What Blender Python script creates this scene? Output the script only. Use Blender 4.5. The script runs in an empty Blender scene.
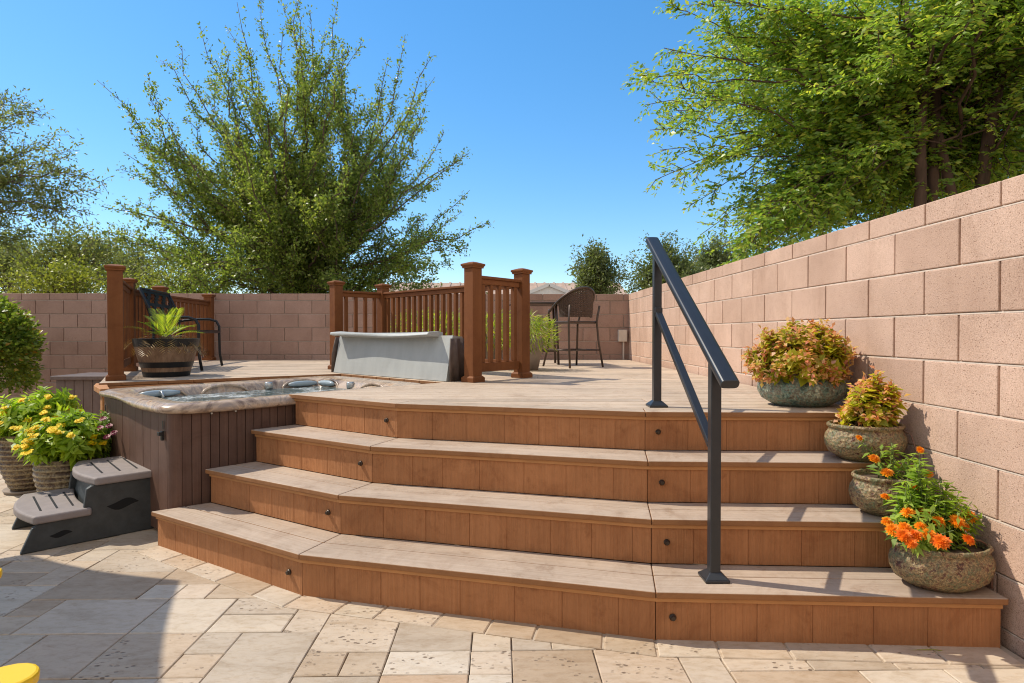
import bpy, math, random
import numpy as np
from mathutils import Vector
PI = math.pi
sc = bpy.context.scene
C = sc.collection
R = math.radians

# ------------------------------------------------------------------ helpers
class MB:
    """collects faces; build() links them as one mesh object"""
    def __init__(s): s.v = []; s.f = []
    def add(s, vs, fs):
        o = len(s.v); s.v += [tuple(p) for p in vs]; s.f += [tuple(i + o for i in f) for f in fs]; return s
    def box(s, c, d, rz=0.0, tilt=None):
        hx, hy, hz = d[0]/2, d[1]/2, d[2]/2; cr, sr = math.cos(rz), math.sin(rz); vs = []
        for x, y, z in ((-1,-1,-1),(1,-1,-1),(1,1,-1),(-1,1,-1),(-1,-1,1),(1,-1,1),(1,1,1),(-1,1,1)):
            X, Y, Z = x*hx, y*hy, z*hz
            vs.append((c[0]+X*cr-Y*sr, c[1]+X*sr+Y*cr, c[2]+Z))
        return s.add(vs, [(0,3,2,1),(4,5,6,7),(0,1,5,4),(1,2,6,5),(2,3,7,6),(3,0,4,7)])
    def beam(s, p0, p1, w, h, up=(0,0,1)):
        p0, p1, up = Vector(p0), Vector(p1), Vector(up)
        d = (p1-p0).normalized(); a = d.cross(up).normalized(); b = a.cross(d).normalized(); vs = []
        for p in (p0, p1):
            for x, y in ((-1,-1),(1,-1),(1,1),(-1,1)): vs.append(p + a*(x*w/2) + b*(y*h/2))
        return s.add(vs, [(0,1,2,3),(7,6,5,4),(0,4,5,1),(1,5,6,2),(2,6,7,3),(3,7,4,0)])
    def prism(s, poly, z0, z1):
        n = len(poly); vs = [(x,y,z0) for x,y in poly] + [(x,y,z1) for x,y in poly]
        return s.add(vs, [tuple(range(n-1,-1,-1)), tuple(range(n,2*n))] + [(i,(i+1)%n,n+(i+1)%n,n+i) for i in range(n)])
    def frustum(s, c, z0, z1, a0, a1, rz=0.0):
        vs = []
        for z, a in ((z0,a0),(z1,a1)):
            for k in range(4):
                t = rz + PI/4 + k*PI/2; r = a*math.sqrt(2)/2
                vs.append((c[0]+r*math.cos(t), c[1]+r*math.sin(t), z))
        return s.add(vs, [(3,2,1,0),(4,5,6,7),(0,1,5,4),(1,2,6,5),(2,3,7,6),(3,0,4,7)])
    def tube(s, pts, r, n=8, close=False):
        pts = [Vector(p) for p in pts]; m = len(pts); rr = r if isinstance(r, (list, tuple)) else [r]*m
        o = len(s.v); a = None
        for i, p in enumerate(pts):
            if close: d = (pts[(i+1)%m]-pts[i-1])
            else: d = pts[min(i+1,m-1)]-pts[max(i-1,0)]
            d.normalize()
            if a is None:
                a = d.cross(Vector((0,0,1)))
                if a.length < .05: a = d.cross(Vector((0,1,0)))
            a = (a - d*a.dot(d)).normalized(); b = d.cross(a)
            for k in range(n):
                t = 2*PI*k/n; s.v.append(tuple(p + a*(rr[i]*math.cos(t)) + b*(rr[i]*math.sin(t))))
        for i in range(m if close else m-1):
            j = (i+1)%m
            for k in range(n):
                s.f.append((o+i*n+k, o+i*n+(k+1)%n, o+j*n+(k+1)%n, o+j*n+k))
        if not close:
            s.f.append(tuple(o+k for k in range(n-1,-1,-1))); s.f.append(tuple(o+(m-1)*n+k for k in range(n)))
        return s
    def lathe(s, prof, c, n=40, sx=1.0, sy=1.0, rz=0.0, wob=None):
        o = len(s.v); cr, sr = math.cos(rz), math.sin(rz)
        for i, (r, z) in enumerate(prof):
            for k in range(n):
                t = 2*PI*k/n; q = r*(wob(t, z) if wob else 1.0)
                X, Y = q*math.cos(t)*sx, q*math.sin(t)*sy
                s.v.append((c[0]+X*cr-Y*sr, c[1]+X*sr+Y*cr, c[2]+z))
        for i in range(len(prof)-1):
            for k in range(n): s.f.append((o+i*n+k, o+i*n+(k+1)%n, o+(i+1)*n+(k+1)%n, o+(i+1)*n+k))
        if prof[0][0] > 1e-4: s.f.append(tuple(o+k for k in range(n-1,-1,-1)))
        if prof[-1][0] > 1e-4: s.f.append(tuple(o+(len(prof)-1)*n+k for k in range(n)))
        return s
    def build(s, name, mat, parent=None, smooth=False, bevel=0.0, seg=2):
        me = bpy.data.meshes.new(name)
        off = Vector((0,0,0)); q = parent
        while q is not None: off += q.location; q = q.parent
        me.from_pydata([tuple(Vector(p)-off) for p in s.v], [], s.f)
        return link(name, me, mat, parent, smooth, bevel, seg)

def link(name, me, mat, parent=None, smooth=False, bevel=0.0, seg=2):
    me.materials.append(mat); me.update()
    if smooth: me.polygons.foreach_set('use_smooth', [True]*len(me.polygons))
    o = bpy.data.objects.new(name, me); C.objects.link(o)
    if parent is not None: o.parent = parent
    if bevel:
        m = o.modifiers.new('bevel', 'BEVEL'); m.width = bevel; m.segments = seg; m.limit_method = 'ANGLE'; m.angle_limit = R(40)
    return o

def leaves(name, quads, mat, parent=None):
    """quads: (n,4,3) array of leaf shaped faces"""
    V = np.asarray(quads, dtype=np.float32); n = V.shape[0]
    off = Vector((0,0,0)); q = parent
    while q is not None: off += q.location; q = q.parent
    V = V.reshape(-1,3) - np.array(off, dtype=np.float32)
    me = bpy.data.meshes.new(name)
    me.vertices.add(4*n); me.vertices.foreach_set('co', V.ravel())
    me.loops.add(4*n); me.loops.foreach_set('vertex_index', np.arange(4*n, dtype=np.int32))
    me.polygons.add(n); me.polygons.foreach_set('loop_start', np.arange(0,4*n,4,dtype=np.int32))
    me.polygons.foreach_set('loop_total', np.full(n,4,dtype=np.int32))
    me.update(calc_edges=True); me.validate()
    return link(name, me, mat, parent)

def thing(name, loc, label, cat, group=None):
    o = bpy.data.objects.new(name, None); C.objects.link(o); o.location = loc
    o.empty_display_size = .1
    return tag(o, label, cat, group)
def tag(o, label, cat, group=None):
    o['label'] = label; o['category'] = cat
    if group: o['group'] = group
    return o
def structure(o): o['kind'] = 'structure'; return o

def unit(a): return a/np.maximum(np.linalg.norm(a, axis=-1, keepdims=True), 1e-9)
def leafq(P, D, N, L, W, fold=.18, mid=.45):
    P, D, N = np.asarray(P,float), unit(np.asarray(D,float)), np.asarray(N,float)
    S = unit(np.cross(D, N)); N2 = np.cross(S, D)
    L = np.broadcast_to(np.asarray(L,float).reshape(-1,1), (len(P),1)); W = np.broadcast_to(np.asarray(W,float).reshape(-1,1), (len(P),1))
    M = P + D*L*mid + N2*W*fold
    return np.stack([P, M+S*W*.5, P+D*L - N2*L*.10, M-S*W*.5], axis=1)

def W3(px, py, Y):
    """the point at depth Y that lies in the direction of photo pixel (px, py)"""
    f, ya, pi_ = 588.16, .0193, .01418
    F = Vector((math.sin(ya)*math.cos(pi_), math.cos(ya)*math.cos(pi_), -math.sin(pi_))); Rr = Vector((math.cos(ya), -math.sin(ya), 0)); Uu = Rr.cross(F)
    d = F + Rr*((px-512)/f) - Uu*((py-341.5)/f); d *= Y/d.y
    return (d.x, d.y, 1.19+d.z)
# ------------------------------------------------------------------ materials
def mat(name):
    m = bpy.data.materials.new(name); m.use_nodes = True; nt = m.node_tree
    b = nt.nodes['Principled BSDF']; return m, nt, b
def nd(nt, t, **kw):
    n = nt.nodes.new(t)
    for k, v in kw.items():
        if k in n.inputs: n.inputs[k].default_value = v
        else: setattr(n, k, v)
    return n
def ramp(nt, fac, stops, interp='LINEAR'):
    r = nt.nodes.new('ShaderNodeValToRGB'); r.color_ramp.interpolation = interp
    e = r.color_ramp.elements
    while len(e) < len(stops): e.new(.5)
    for i, (p, c) in enumerate(stops):
        e[i].position = p; e[i].color = (c[0], c[1], c[2], 1)
    nt.links.new(fac, r.inputs[0]); return r.outputs[0]
def coords(nt, scale=(1,1,1), rot=(0,0,0)):
    g = nt.nodes.new('ShaderNodeNewGeometry'); m = nt.nodes.new('ShaderNodeMapping')
    m.inputs['Scale'].default_value = scale; m.inputs['Rotation'].default_value = rot
    nt.links.new(g.outputs['Position'], m.inputs[0]); return m.outputs[0], g
def noise(nt, vec, scale, detail=4, rough=.6, dist=0.0):
    n = nd(nt, 'ShaderNodeTexNoise', Scale=scale, Detail=detail, Roughness=rough, Distortion=dist)
    nt.links.new(vec, n.inputs['Vector']); return n.outputs['Fac']
def mix(nt, fac, a, b, blend='MIX'):
    m = nt.nodes.new('ShaderNodeMix'); m.data_type = 'RGBA'; m.blend_type = blend
    for s, v in ((0,fac),(6,a),(7,b)):
        if hasattr(v, 'is_linked') or isinstance(v, bpy.types.NodeSocket): nt.links.new(v, m.inputs[s])
        elif s == 0: m.inputs[0].default_value = v
        else: m.inputs[s].default_value = (v[0],v[1],v[2],1)
    return m.outputs[2]
def bump(nt, b, h, strength, dist=.01):
    n = nd(nt, 'ShaderNodeBump', Strength=strength, Distance=dist); nt.links.new(h, n.inputs['Height'])
    nt.links.new(n.outputs[0], b.inputs['Normal'])
def mth(nt, op, a, b=None):
    m = nt.nodes.new('ShaderNodeMath'); m.operation = op
    for i, v in enumerate((a,b)):
        if v is None: continue
        if isinstance(v, bpy.types.NodeSocket): nt.links.new(v, m.inputs[i])
        else: m.inputs[i].default_value = v
    return m.outputs[0]

def simple(name, col, rough=.6, metal=0.0, var=.12, scale=8, bmp=0.0, bscale=60, spec=.5, stretch=(1,1,1)):
    m, nt, b = mat(name); v, g = coords(nt, stretch)
    n = noise(nt, v, scale)
    lo = [c*(1-var) for c in col]; hi = [min(1,c*(1+var)) for c in col]
    nt.links.new(ramp(nt, n, [(.3,lo),(.7,hi)]), b.inputs['Base Color'])
    b.inputs['Roughness'].default_value = rough; b.inputs['Metallic'].default_value = metal
    b.inputs['Specular IOR Level'].default_value = spec
    if bmp: bump(nt, b, noise(nt, v, bscale, 3), bmp, .004)
    return m

def block_mat(name='concrete block', tint=(1,1,1)):
    m, nt, b = mat(name); v, g = coords(nt)
    base = ramp(nt, g.outputs['Random Per Island'], [(0,(.52,.352,.262)),(.5,(.56,.385,.29)),(1,(.595,.412,.312))])
    n1 = noise(nt, v, 2.2, 5, .65)
    c = mix(nt, 1.0, base, ramp(nt, n1, [(.25,(.82,.80,.79)),(.75,(1.1,1.1,1.1))]), 'MULTIPLY')
    n2 = noise(nt, v, 260, 2, .7)
    c = mix(nt, 1.0, c, ramp(nt, n2, [(.3,(.64,.60,.57)),(.5,(1,1,1)),(.75,(1.2,1.2,1.21))]), 'MULTIPLY')
    vo = nd(nt, 'ShaderNodeTexVoronoi', Scale=80.0); nt.links.new(v, vo.inputs['Vector'])
    pit = ramp(nt, vo.outputs['Distance'], [(.11,(.46,.38,.33)),(.21,(1,1,1))])
    thin = ramp(nt, noise(nt, v, 30, 2), [(.30,(0,0,0)),(.42,(1,1,1))])
    c = mix(nt, thin, c, mix(nt, 1.0, c, pit, 'MULTIPLY'))
    st_ = nt.nodes.new('ShaderNodeMapping'); st_.inputs['Scale'].default_value = (1.6,1.6,.5); nt.links.new(v, st_.inputs[0])
    c = mix(nt, 1.0, c, ramp(nt, noise(nt, st_.outputs[0], 1.7, 6, .7, .6), [(.28,(.84,.81,.79)),(.5,(1,1,1)),(.72,(1.07,1.08,1.10))]), 'MULTIPLY')
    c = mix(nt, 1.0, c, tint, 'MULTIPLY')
    nt.links.new(c, b.inputs['Base Color']); b.inputs['Roughness'].default_value = .93; b.inputs['Specular IOR Level'].default_value = .2
    h = mth(nt, 'ADD', mth(nt, 'MULTIPLY', noise(nt, v, 190, 4, .75), 1.0), mth(nt, 'MULTIPLY', pit, .5))
    bump(nt, b, h, .6, .004); return m

def travertine_mat():
    m, nt, b = mat('travertine'); v, g = coords(nt)
    base = ramp(nt, g.outputs['Random Per Island'], [(0,(.37,.27,.18)),(.14,(.48,.385,.285)),(.3,(.55,.465,.365)),(.42,(.45,.335,.23)),(.56,(.54,.445,.345)),(.7,(.43,.355,.275)),(.84,(.58,.50,.405)),(1,(.46,.325,.215))])
    wv = nt.nodes.new('ShaderNodeMapping'); wv.inputs['Scale'].default_value = (1,2.4,1); nt.links.new(v, wv.inputs[0])
    off = nt.nodes.new('ShaderNodeCombineXYZ'); k = mth(nt, 'MULTIPLY', g.outputs['Random Per Island'], 37.0)
    nt.links.new(k, off.inputs[0]); nt.links.new(k, off.inputs[1]); nt.links.new(off.outputs[0], wv.inputs['Location'])
    n1 = noise(nt, wv.outputs[0], 3.5, 8, .68, .6)
    c = mix(nt, 1.0, base, ramp(nt, n1, [(.25,(.74,.68,.60)),(.5,(1,1,1)),(.75,(1.08,1.07,1.05))]), 'MULTIPLY')
    n2 = noise(nt, wv.outputs[0], 18, 6, .75, .4)
    c = mix(nt, 1.0, c, ramp(nt, n2, [(.28,(.80,.74,.66)),(.52,(1,1,1)),(.8,(1.05,1.05,1.05))]), 'MULTIPLY')
    st = noise(nt, v, .9, 3)
    c = mix(nt, 1.0, c, ramp(nt, st, [(.3,(.90,.86,.80)),(.6,(1,1,1))]), 'MULTIPLY')
    pv = nt.nodes.new('ShaderNodeMapping'); pv.inputs['Scale'].default_value = (34,62,34); nt.links.new(v, pv.inputs[0])
    dn = nt.nodes.new('ShaderNodeTexNoise'); dn.inputs['Scale'].default_value = 40; nt.links.new(v, dn.inputs['Vector'])
    pa = mix(nt, .35, pv.outputs[0], dn.outputs['Color'], 'ADD')
    vo = nd(nt, 'ShaderNodeTexVoronoi', Scale=1.0); nt.links.new(pa, vo.inputs['Vector'])
    mask = ramp(nt, noise(nt, wv.outputs[0], 6.0, 4, .7, .8), [(.50,(0,0,0)),(.60,(1,1,1))])
    pit = ramp(nt, vo.outputs['Distance'], [(.20,(1,1,1)),(.34,(0,0,0))])
    wn_ = nt.nodes.new('ShaderNodeTexWhiteNoise'); wn_.noise_dimensions = '1D'; nt.links.new(g.outputs['Random Per Island'], wn_.inputs['W'])
    pm = mth(nt, 'MULTIPLY', mth(nt, 'MULTIPLY', pit, mask), ramp(nt, wn_.outputs['Value'], [(.45,(0,0,0)),(.70,(1,1,1))]))
    c = mix(nt, mth(nt, 'MULTIPLY', pm, .9), c, (.15,.10,.065))
    nt.links.new(c, b.inputs['Base Color']); b.inputs['Roughness'].default_value = .62; b.inputs['Specular IOR Level'].default_value = .35
    h = mth(nt, 'SUBTRACT', mth(nt, 'MULTIPLY', n2, .25), pm)
    bump(nt, b, h, .6, .006); return m

def wood_mat(name, cols, axis, rough=.75, grain=1.0, spots=True, island=True, spec=.3, gscale=26, isl=.10, rot=0.0, extra=True, side=None):
    """composite board: long grain along axis"""
    m, nt, b = mat(name); s = [gscale]*3; s[axis] = .9
    v0, _ = coords(nt); pr_ = nt.nodes.new('ShaderNodeMapping'); pr_.inputs['Rotation'].default_value = (0,0,-rot); nt.links.new(v0, pr_.inputs[0])
    ps_ = nt.nodes.new('ShaderNodeMapping'); ps_.inputs['Scale'].default_value = tuple(s); nt.links.new(pr_.outputs[0], ps_.inputs[0]); v = ps_.outputs[0]; g = nt.nodes.new('ShaderNodeNewGeometry')
    n = noise(nt, v, 1.0, 6, .7, .25)
    c = ramp(nt, n, [(.22,cols[0]),(.5,cols[1]),(.78,cols[2])])
    if island: c = mix(nt, 1.0, c, ramp(nt, g.outputs['Random Per Island'], [(0,(1-isl,)*3),(1,(1+isl,1+isl*.9,1+isl*.8))]), 'MULTIPLY')
    big = noise(nt, v0, 1.6, 5, .65)
    c = mix(nt, 1.0, c, ramp(nt, big, [(.28,(.80,.79,.78)),(.5,(1,1,1)),(.75,(1.1,1.09,1.08))]), 'MULTIPLY')
    if spots:
        sp = noise(nt, v0, 9, 4, .75)
        c = mix(nt, 1.0, c, ramp(nt, sp, [(.25,(.74,.68,.63)),(.42,(1,1,1))]), 'MULTIPLY')
    if side:
        sz_ = nt.nodes.new('ShaderNodeSeparateXYZ'); nt.links.new(g.outputs['True Normal'], sz_.inputs[0])
        c = mix(nt, ramp(nt, sz_.outputs['Z'], [(.45,(0,0,0)),(.75,(1,1,1))]), side, c)
    if extra: c = mix(nt, 1.0, c, ramp(nt, noise(nt, v0, 4.5, 7, .8, 1.2), [(.3,(.80,.74,.70)),(.5,(1,1,1)),(.7,(1.10,1.12,1.14))]), 'MULTIPLY')
    nt.links.new(c, b.inputs['Base Color']); b.inputs['Roughness'].default_value = rough; b.inputs['Specular IOR Level'].default_value = spec
    bump(nt, b, n, min(1,.35*grain), .004 if grain < 2 else .014); return m

def leaf_mat(name, stops, trans=.35, rough=.5, tcol=1.5):
    m, nt, b = mat(name); g = nt.nodes.new('ShaderNodeNewGeometry')
    c = ramp(nt, g.outputs['Random Per Island'], stops)
    mp = nt.nodes.new('ShaderNodeMapping'); nt.links.new(g.outputs['Position'], mp.inputs[0])
    c = mix(nt, 1.0, c, ramp(nt, noise(nt, mp.outputs[0], 1.3, 3), [(.3,(.78,.82,.8)),(.7,(1.2,1.15,1.0))]), 'MULTIPLY')
    nt.links.new(c, b.inputs['Base Color']); b.inputs['Roughness'].default_value = rough*.85; b.inputs['Specular IOR Level'].default_value = .4
    t = nt.nodes.new('ShaderNodeBsdfTranslucent')
    tc = mix(nt, 1.0, c, (tcol*1.05,tcol*1.1,tcol*.55), 'MULTIPLY'); nt.links.new(tc, t.inputs[0])
    x = nt.nodes.new('ShaderNodeMixShader'); x.inputs[0].default_value = trans
    nt.links.new(b.outputs[0], x.inputs[1]); nt.links.new(t.outputs[0], x.inputs[2])
    nt.links.new(x.outputs[0], nt.nodes['Material Output'].inputs[0]); return m

def mottled_mat(name, cols, scale=14, rough=.55, bmp=.6, dscale=60, spec=.5, ribs=0):
    m, nt, b = mat(name); v, g = coords(nt)
    n = noise(nt, v, scale*1.35, 7, .80, .25)
    c = ramp(nt, n, cols)
    sp = noise(nt, v, scale*6, 4, .8)
    c = mix(nt, 1.0, c, ramp(nt, sp, [(.36,(.45,.42,.40)),(.5,(1,1,1)),(.64,(1.4,1.4,1.35))]), 'MULTIPLY')
    nt.links.new(c, b.inputs['Base Color']); b.inputs['Roughness'].default_value = rough; b.inputs['Specular IOR Level'].default_value = spec
    if ribs:
        sp_ = nt.nodes.new('ShaderNodeSeparateXYZ'); nt.links.new(g.outputs['Position'], sp_.inputs[0])
        wv = mth(nt, 'SINE', mth(nt, 'MULTIPLY', sp_.outputs['Z'], ribs))
        rg_ = ramp(nt, mth(nt, 'ADD', mth(nt, 'MULTIPLY', wv, .35), noise(nt, v, 16, 5, .7)), [(.58,(0,0,0)),(.85,(1,1,1))])
        c2 = mix(nt, mth(nt, 'MULTIPLY', rg_, .62), c, (.40,.31,.17)); nt.links.new(c2, b.inputs['Base Color'])
    vo = nd(nt, 'ShaderNodeTexVoronoi', Scale=float(dscale)); nt.links.new(v, vo.inputs['Vector'])
    bump(nt, b, mth(nt, 'ADD', vo.outputs['Distance'], n), bmp, .012); return m

def marble_mat():
    m, nt, b = mat('marbled acrylic'); v, g = coords(nt, (1,1,1), (0,0,.6))
    n = noise(nt, v, 2.6, 8, .62, 2.6)
    c = ramp(nt, n, [(.27,(.10,.075,.065)),(.37,(.24,.165,.115)),(.46,(.50,.37,.26)),(.53,(.30,.235,.19)),(.60,(.55,.42,.30)),(.70,(.30,.155,.085)),(.8,(.44,.33,.24))])
    nt.links.new(c, b.inputs['Base Color']); b.inputs['Roughness'].default_value = .24; b.inputs['Specular IOR Level'].default_value = .4; return m

def water_mat():
    m, nt, b = mat('spa water'); v, g = coords(nt)
    w = nd(nt, 'ShaderNodeTexNoise', Scale=11.0, Detail=5.0, Roughness=.65, Distortion=.8); nt.links.new(v, w.inputs['Vector'])
    f = noise(nt, v, 26, 5, .75, .5)
    foam = ramp(nt, mth(nt, 'MULTIPLY', f, noise(nt, v, 3.5, 3)), [(.24,(.09,.115,.105)),(.33,(.70,.74,.73))])
    nt.links.new(foam, b.inputs['Base Color'])
    b.inputs['Roughness'].default_value = .04; b.inputs['IOR'].default_value = 1.33
    bump(nt, b, w.outputs['Fac'], .8, .05); return m

M = {}
M['block'] = block_mat(); M['block_shaded'] = block_mat('darkened concrete block', (.63,.60,.64))  # darker tint puts the back wall's shade into the block colour
M['mortar_shaded'] = simple('darkened mortar', (.36,.29,.24), .95, var=.2, scale=40, bmp=.3, bscale=200)  # mortar darkened likewise, shade put into its colour
M['mortar'] = simple('mortar', (.60,.49,.40), .95, var=.15, scale=40, bmp=.3, bscale=200)
M['trav'] = travertine_mat()
M['grout'] = simple('joint sand', (.20,.145,.10), .95, var=.3, scale=30, bmp=.4, bscale=150)
M['dirt'] = simple('dry soil', (.30,.22,.155), .95, var=.25, scale=3, bmp=.5, bscale=40)
DECK = [(.36,.27,.195),(.47,.365,.27),(.535,.425,.32)]
M['deck'] = wood_mat('weathered deck board', DECK, 0, isl=.15, gscale=60, side=(.29,.135,.055))
TRD = [(.33,.245,.18),(.425,.325,.245),(.495,.39,.30)]
for i_, a_ in enumerate((-33,-15.5,-3.5)): M['tread%d' % i_] = wood_mat('weathered tread board', TRD, 0, gscale=110, rot=R(a_), isl=.07, side=(.29,.135,.055))
M['riser'] = wood_mat('red brown siding', [(.335,.146,.060),(.405,.178,.074),(.455,.206,.089)], 2, rough=.85, grain=2.2, spots=True, gscale=70, isl=.05)
M['trim'] = simple('orange brown trim', (.46,.215,.075), .75, var=.1)
M['edge'] = wood_mat('trim board', [(.38,.175,.07),(.45,.21,.085),(.50,.24,.10)], 0, spots=False)
M['post'] = wood_mat('brown composite', [(.150,.052,.016),(.178,.063,.020),(.205,.076,.026)], 2, rough=.65, grain=.3, spots=False, spec=.2, gscale=12)
M['rail'] = M['post']
M['black'] = simple('black recess', (.004,.004,.004), .9)
M['dark'] = simple('dark void', (.03,.025,.022), .9)
M['cab'] = wood_mat('brown spa panel', [(.095,.050,.034),(.122,.066,.046),(.155,.087,.062)], 2, rough=.6, spots=False, gscale=50, grain=.6)
M['boxp'] = wood_mat('grey brown plank', [(.10,.07,.06),(.13,.095,.085),(.16,.12,.105)], 2, rough=.6, spots=False)
M['marble'] = marble_mat(); M['water'] = water_mat()
M['blackpl'] = simple('black plastic', (.034,.038,.038), .55, var=.25, scale=20, bmp=.15, bscale=220)
M['stepmat'] = simple('taupe plastic tread', (.235,.195,.178), .7, var=.10, scale=14, bmp=.25, bscale=160)
M['steel'] = simple('dark bronze powder coat', (.036,.038,.042), .33, metal=.35, var=.08, scale=10)
M['iron'] = simple('black iron', (.012,.012,.013), .4, metal=.3)
M['bronze'] = simple('bronze frame', (.085,.058,.045), .4, metal=.45)
M['wicker'] = simple('brown wicker', (.085,.050,.034), .6, var=.5, scale=120)
M['vinyl'] = simple('grey vinyl', (.37,.38,.365), .55, var=.07, scale=6, bmp=.35, bscale=14, stretch=(2,2,.5))
M['flap'] = simple('brown vinyl', (.10,.072,.058), .6, var=.3, scale=12, bmp=.5, bscale=20)
M['pillow'] = simple('blue grey pillow', (.30,.36,.39), .35)
M['jet'] = simple('spa fitting', (.42,.43,.42), .25, metal=.6)
M['lamp'] = simple('step light', (.05,.036,.026), .35, metal=.5)
M['potA'] = mottled_mat('verdigris glaze', [(.34,(.030,.020,.014)),(.42,(.07,.12,.095)),(.48,(.20,.30,.24)),(.53,(.16,.085,.05)),(.58,(.24,.32,.25)),(.66,(.50,.49,.36))], 16, .4)
M['potB'] = mottled_mat('mossy brown glaze', [(.34,(.04,.018,.012)),(.42,(.16,.062,.038)),(.48,(.36,.29,.14)),(.52,(.14,.055,.035)),(.56,(.17,.23,.11)),(.61,(.20,.09,.055)),(.68,(.52,.46,.27))], 18, .5)
M['potC'] = mottled_mat('ribbed clay', [(.36,(.045,.025,.015)),(.47,(.10,.058,.033)),(.55,(.22,.16,.085)),(.63,(.09,.052,.03)),(.72,(.26,.20,.11))], 7, .55, ribs=2*PI*10/.36)
M['potD'] = simple('grey clay', (.24,.19,.15), .8, var=.2, scale=6, bmp=.3)
M['soil'] = simple('potting soil', (.075,.045,.028), .95, var=.5, scale=60, bmp=1, bscale=90)
M['barrel'] = wood_mat('barrel stave', [(.12,.07,.042),(.27,.17,.105),(.38,.26,.17)], 2, rough=.65, gscale=30)
M['bark'] = simple('bark', (.115,.075,.052), .9, var=.35, scale=14, bmp=1.0, bscale=30, stretch=(1,1,.3))
M['bark2'] = simple('reddish bark', (.11,.060,.040), .9, var=.4, scale=12, bmp=1.0, bscale=26, stretch=(1,1,.3))
M['yellow'] = simple('yellow plastic', (.80,.50,.012), .4, var=.04)
M['canvas'] = simple('beige canvas', (.42,.35,.27), .8, var=.06)
M['stucco'] = simple('stucco', (.46,.38,.30), .9, var=.06, bmp=.3)
M['cream'] = simple('cream stucco', (.72,.62,.50), .9, var=.04, bmp=.3)
M['glass'] = simple('dark glass', (.03,.035,.04), .05)
M['fascia'] = simple('painted fascia', (.62,.60,.57), .7, var=.04)
M['tile'] = simple('roof tile', (.40,.285,.215), .85, var=.22, scale=2.5, bmp=.6, bscale=6)
M['tube'] = simple('irrigation tube', (.16,.075,.045), .6)
M['utility'] = simple('grey utility box', (.55,.48,.41), .6)
G = lambda *s: [(p, c) for p, c in s]
M['elm'] = leaf_mat('olive green leaf', G((0,(.10,.150,.032)),(.5,(.195,.255,.052)),(.85,(.28,.33,.075)),(1,(.40,.41,.12))), .48, .45)
M['pist'] = leaf_mat('bright green leaf', G((0,(.14,.24,.042)),(.4,(.26,.385,.066)),(.75,(.38,.47,.08)),(1,(.55,.52,.09))), .5, .42, 1.35)
M['mesq'] = leaf_mat('grey green leaf', G((0,(.11,.13,.04)),(.6,(.19,.215,.07)),(1,(.29,.30,.11))), .45)
M['pale'] = leaf_mat('yellow green leaf', G((0,(.15,.17,.026)),(.6,(.24,.26,.045)),(1,(.34,.33,.07))), .45)
M['dist'] = leaf_mat('dark far leaf', G((0,(.09,.115,.04)),(.6,(.145,.175,.065)),(1,(.21,.235,.10))), .38)
M['hedge'] = leaf_mat('glossy hedge leaf', G((0,(.10,.15,.02)),(.5,(.18,.25,.035)),(.9,(.27,.33,.05)),(1,(.36,.20,.04))), .42, .35)
M['lant'] = leaf_mat('lime leaf', G((0,(.20,.31,.022)),(.5,(.30,.42,.035)),(1,(.42,.52,.055))), .5)
M['grass'] = leaf_mat('chartreuse leaf', G((0,(.20,.28,.025)),(.6,(.34,.40,.045)),(1,(.48,.45,.06))), .5)
M['zin'] = leaf_mat('zinnia leaf', G((0,(.17,.27,.04)),(.6,(.28,.40,.07)),(1,(.38,.50,.10))), .48)
M['col1'] = leaf_mat('coleus leaf', G((0,(.26,.30,.02)),(.5,(.44,.42,.035)),(1,(.58,.46,.07))), .5)
M['col2'] = leaf_mat('coleus pink leaf', G((0,(.58,.19,.13)),(.35,(.66,.33,.17)),(.65,(.70,.50,.22)),(.85,(.72,.42,.30)),(1,(.62,.22,.20))), .4)
M['col3'] = leaf_mat('magenta leaf', G((0,(.18,.02,.05)),(1,(.32,.05,.09))), .25)
M['palm'] = leaf_mat('palm leaf', G((0,(.18,.24,.03)),(.6,(.34,.41,.04)),(1,(.48,.49,.06))), .5)
M['dry'] = leaf_mat('dry frond', G((0,(.22,.12,.05)),(.6,(.36,.21,.08)),(1,(.42,.28,.13))), .25)
M['orange'] = leaf_mat('orange petal', G((0,(.78,.19,.006)),(.5,(.86,.29,.008)),(1,(.90,.40,.015))), .25, .6, 1.0)
M['redor'] = leaf_mat('red orange petal', G((0,(.70,.115,.008)),(.5,(.80,.19,.008)),(1,(.86,.26,.012))), .25, .6, 1.0)
M['gold'] = leaf_mat('gold petal', G((0,(.84,.56,.003)),(.5,(.88,.66,.005)),(1,(.90,.72,.012))), .25, .8, 1.0)
M['pink'] = leaf_mat('pink petal', G((0,(.30,.03,.09)),(1,(.45,.09,.16))), .25, .6, 1.0)

# ------------------------------------------------------------------ ground and patio
g = MB(); S = 400
g.add([(-S,-S,-.03),(S,-S,-.03),(S,S,-.03),(-S,S,-.03)], [(0,1,2,3)])
structure(g.build('ground', M['dirt']))
g = MB(); g.add([(-9,-4.3,-.012),(1.93,-4.3,-.012),(1.93,8.84,-.012),(-9,8.84,-.012)], [(0,1,2,3)])
structure(g.build('patio_bed', M['grout']))

riser_lines = [
 [(-1.918,3.310),(-.898,2.660),(.598,2.248),(1.885,2.165)],
 [(-1.700,3.470),(-.790,2.910),(.648,2.507),(1.885,2.430)],
 [(-1.515,3.665),(-.680,3.125),(.690,2.740),(1.885,2.670)],
 [(-1.340,3.860),(-.585,3.350),(.735,2.975),(1.885,2.920)]]
RISE = .198

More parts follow.
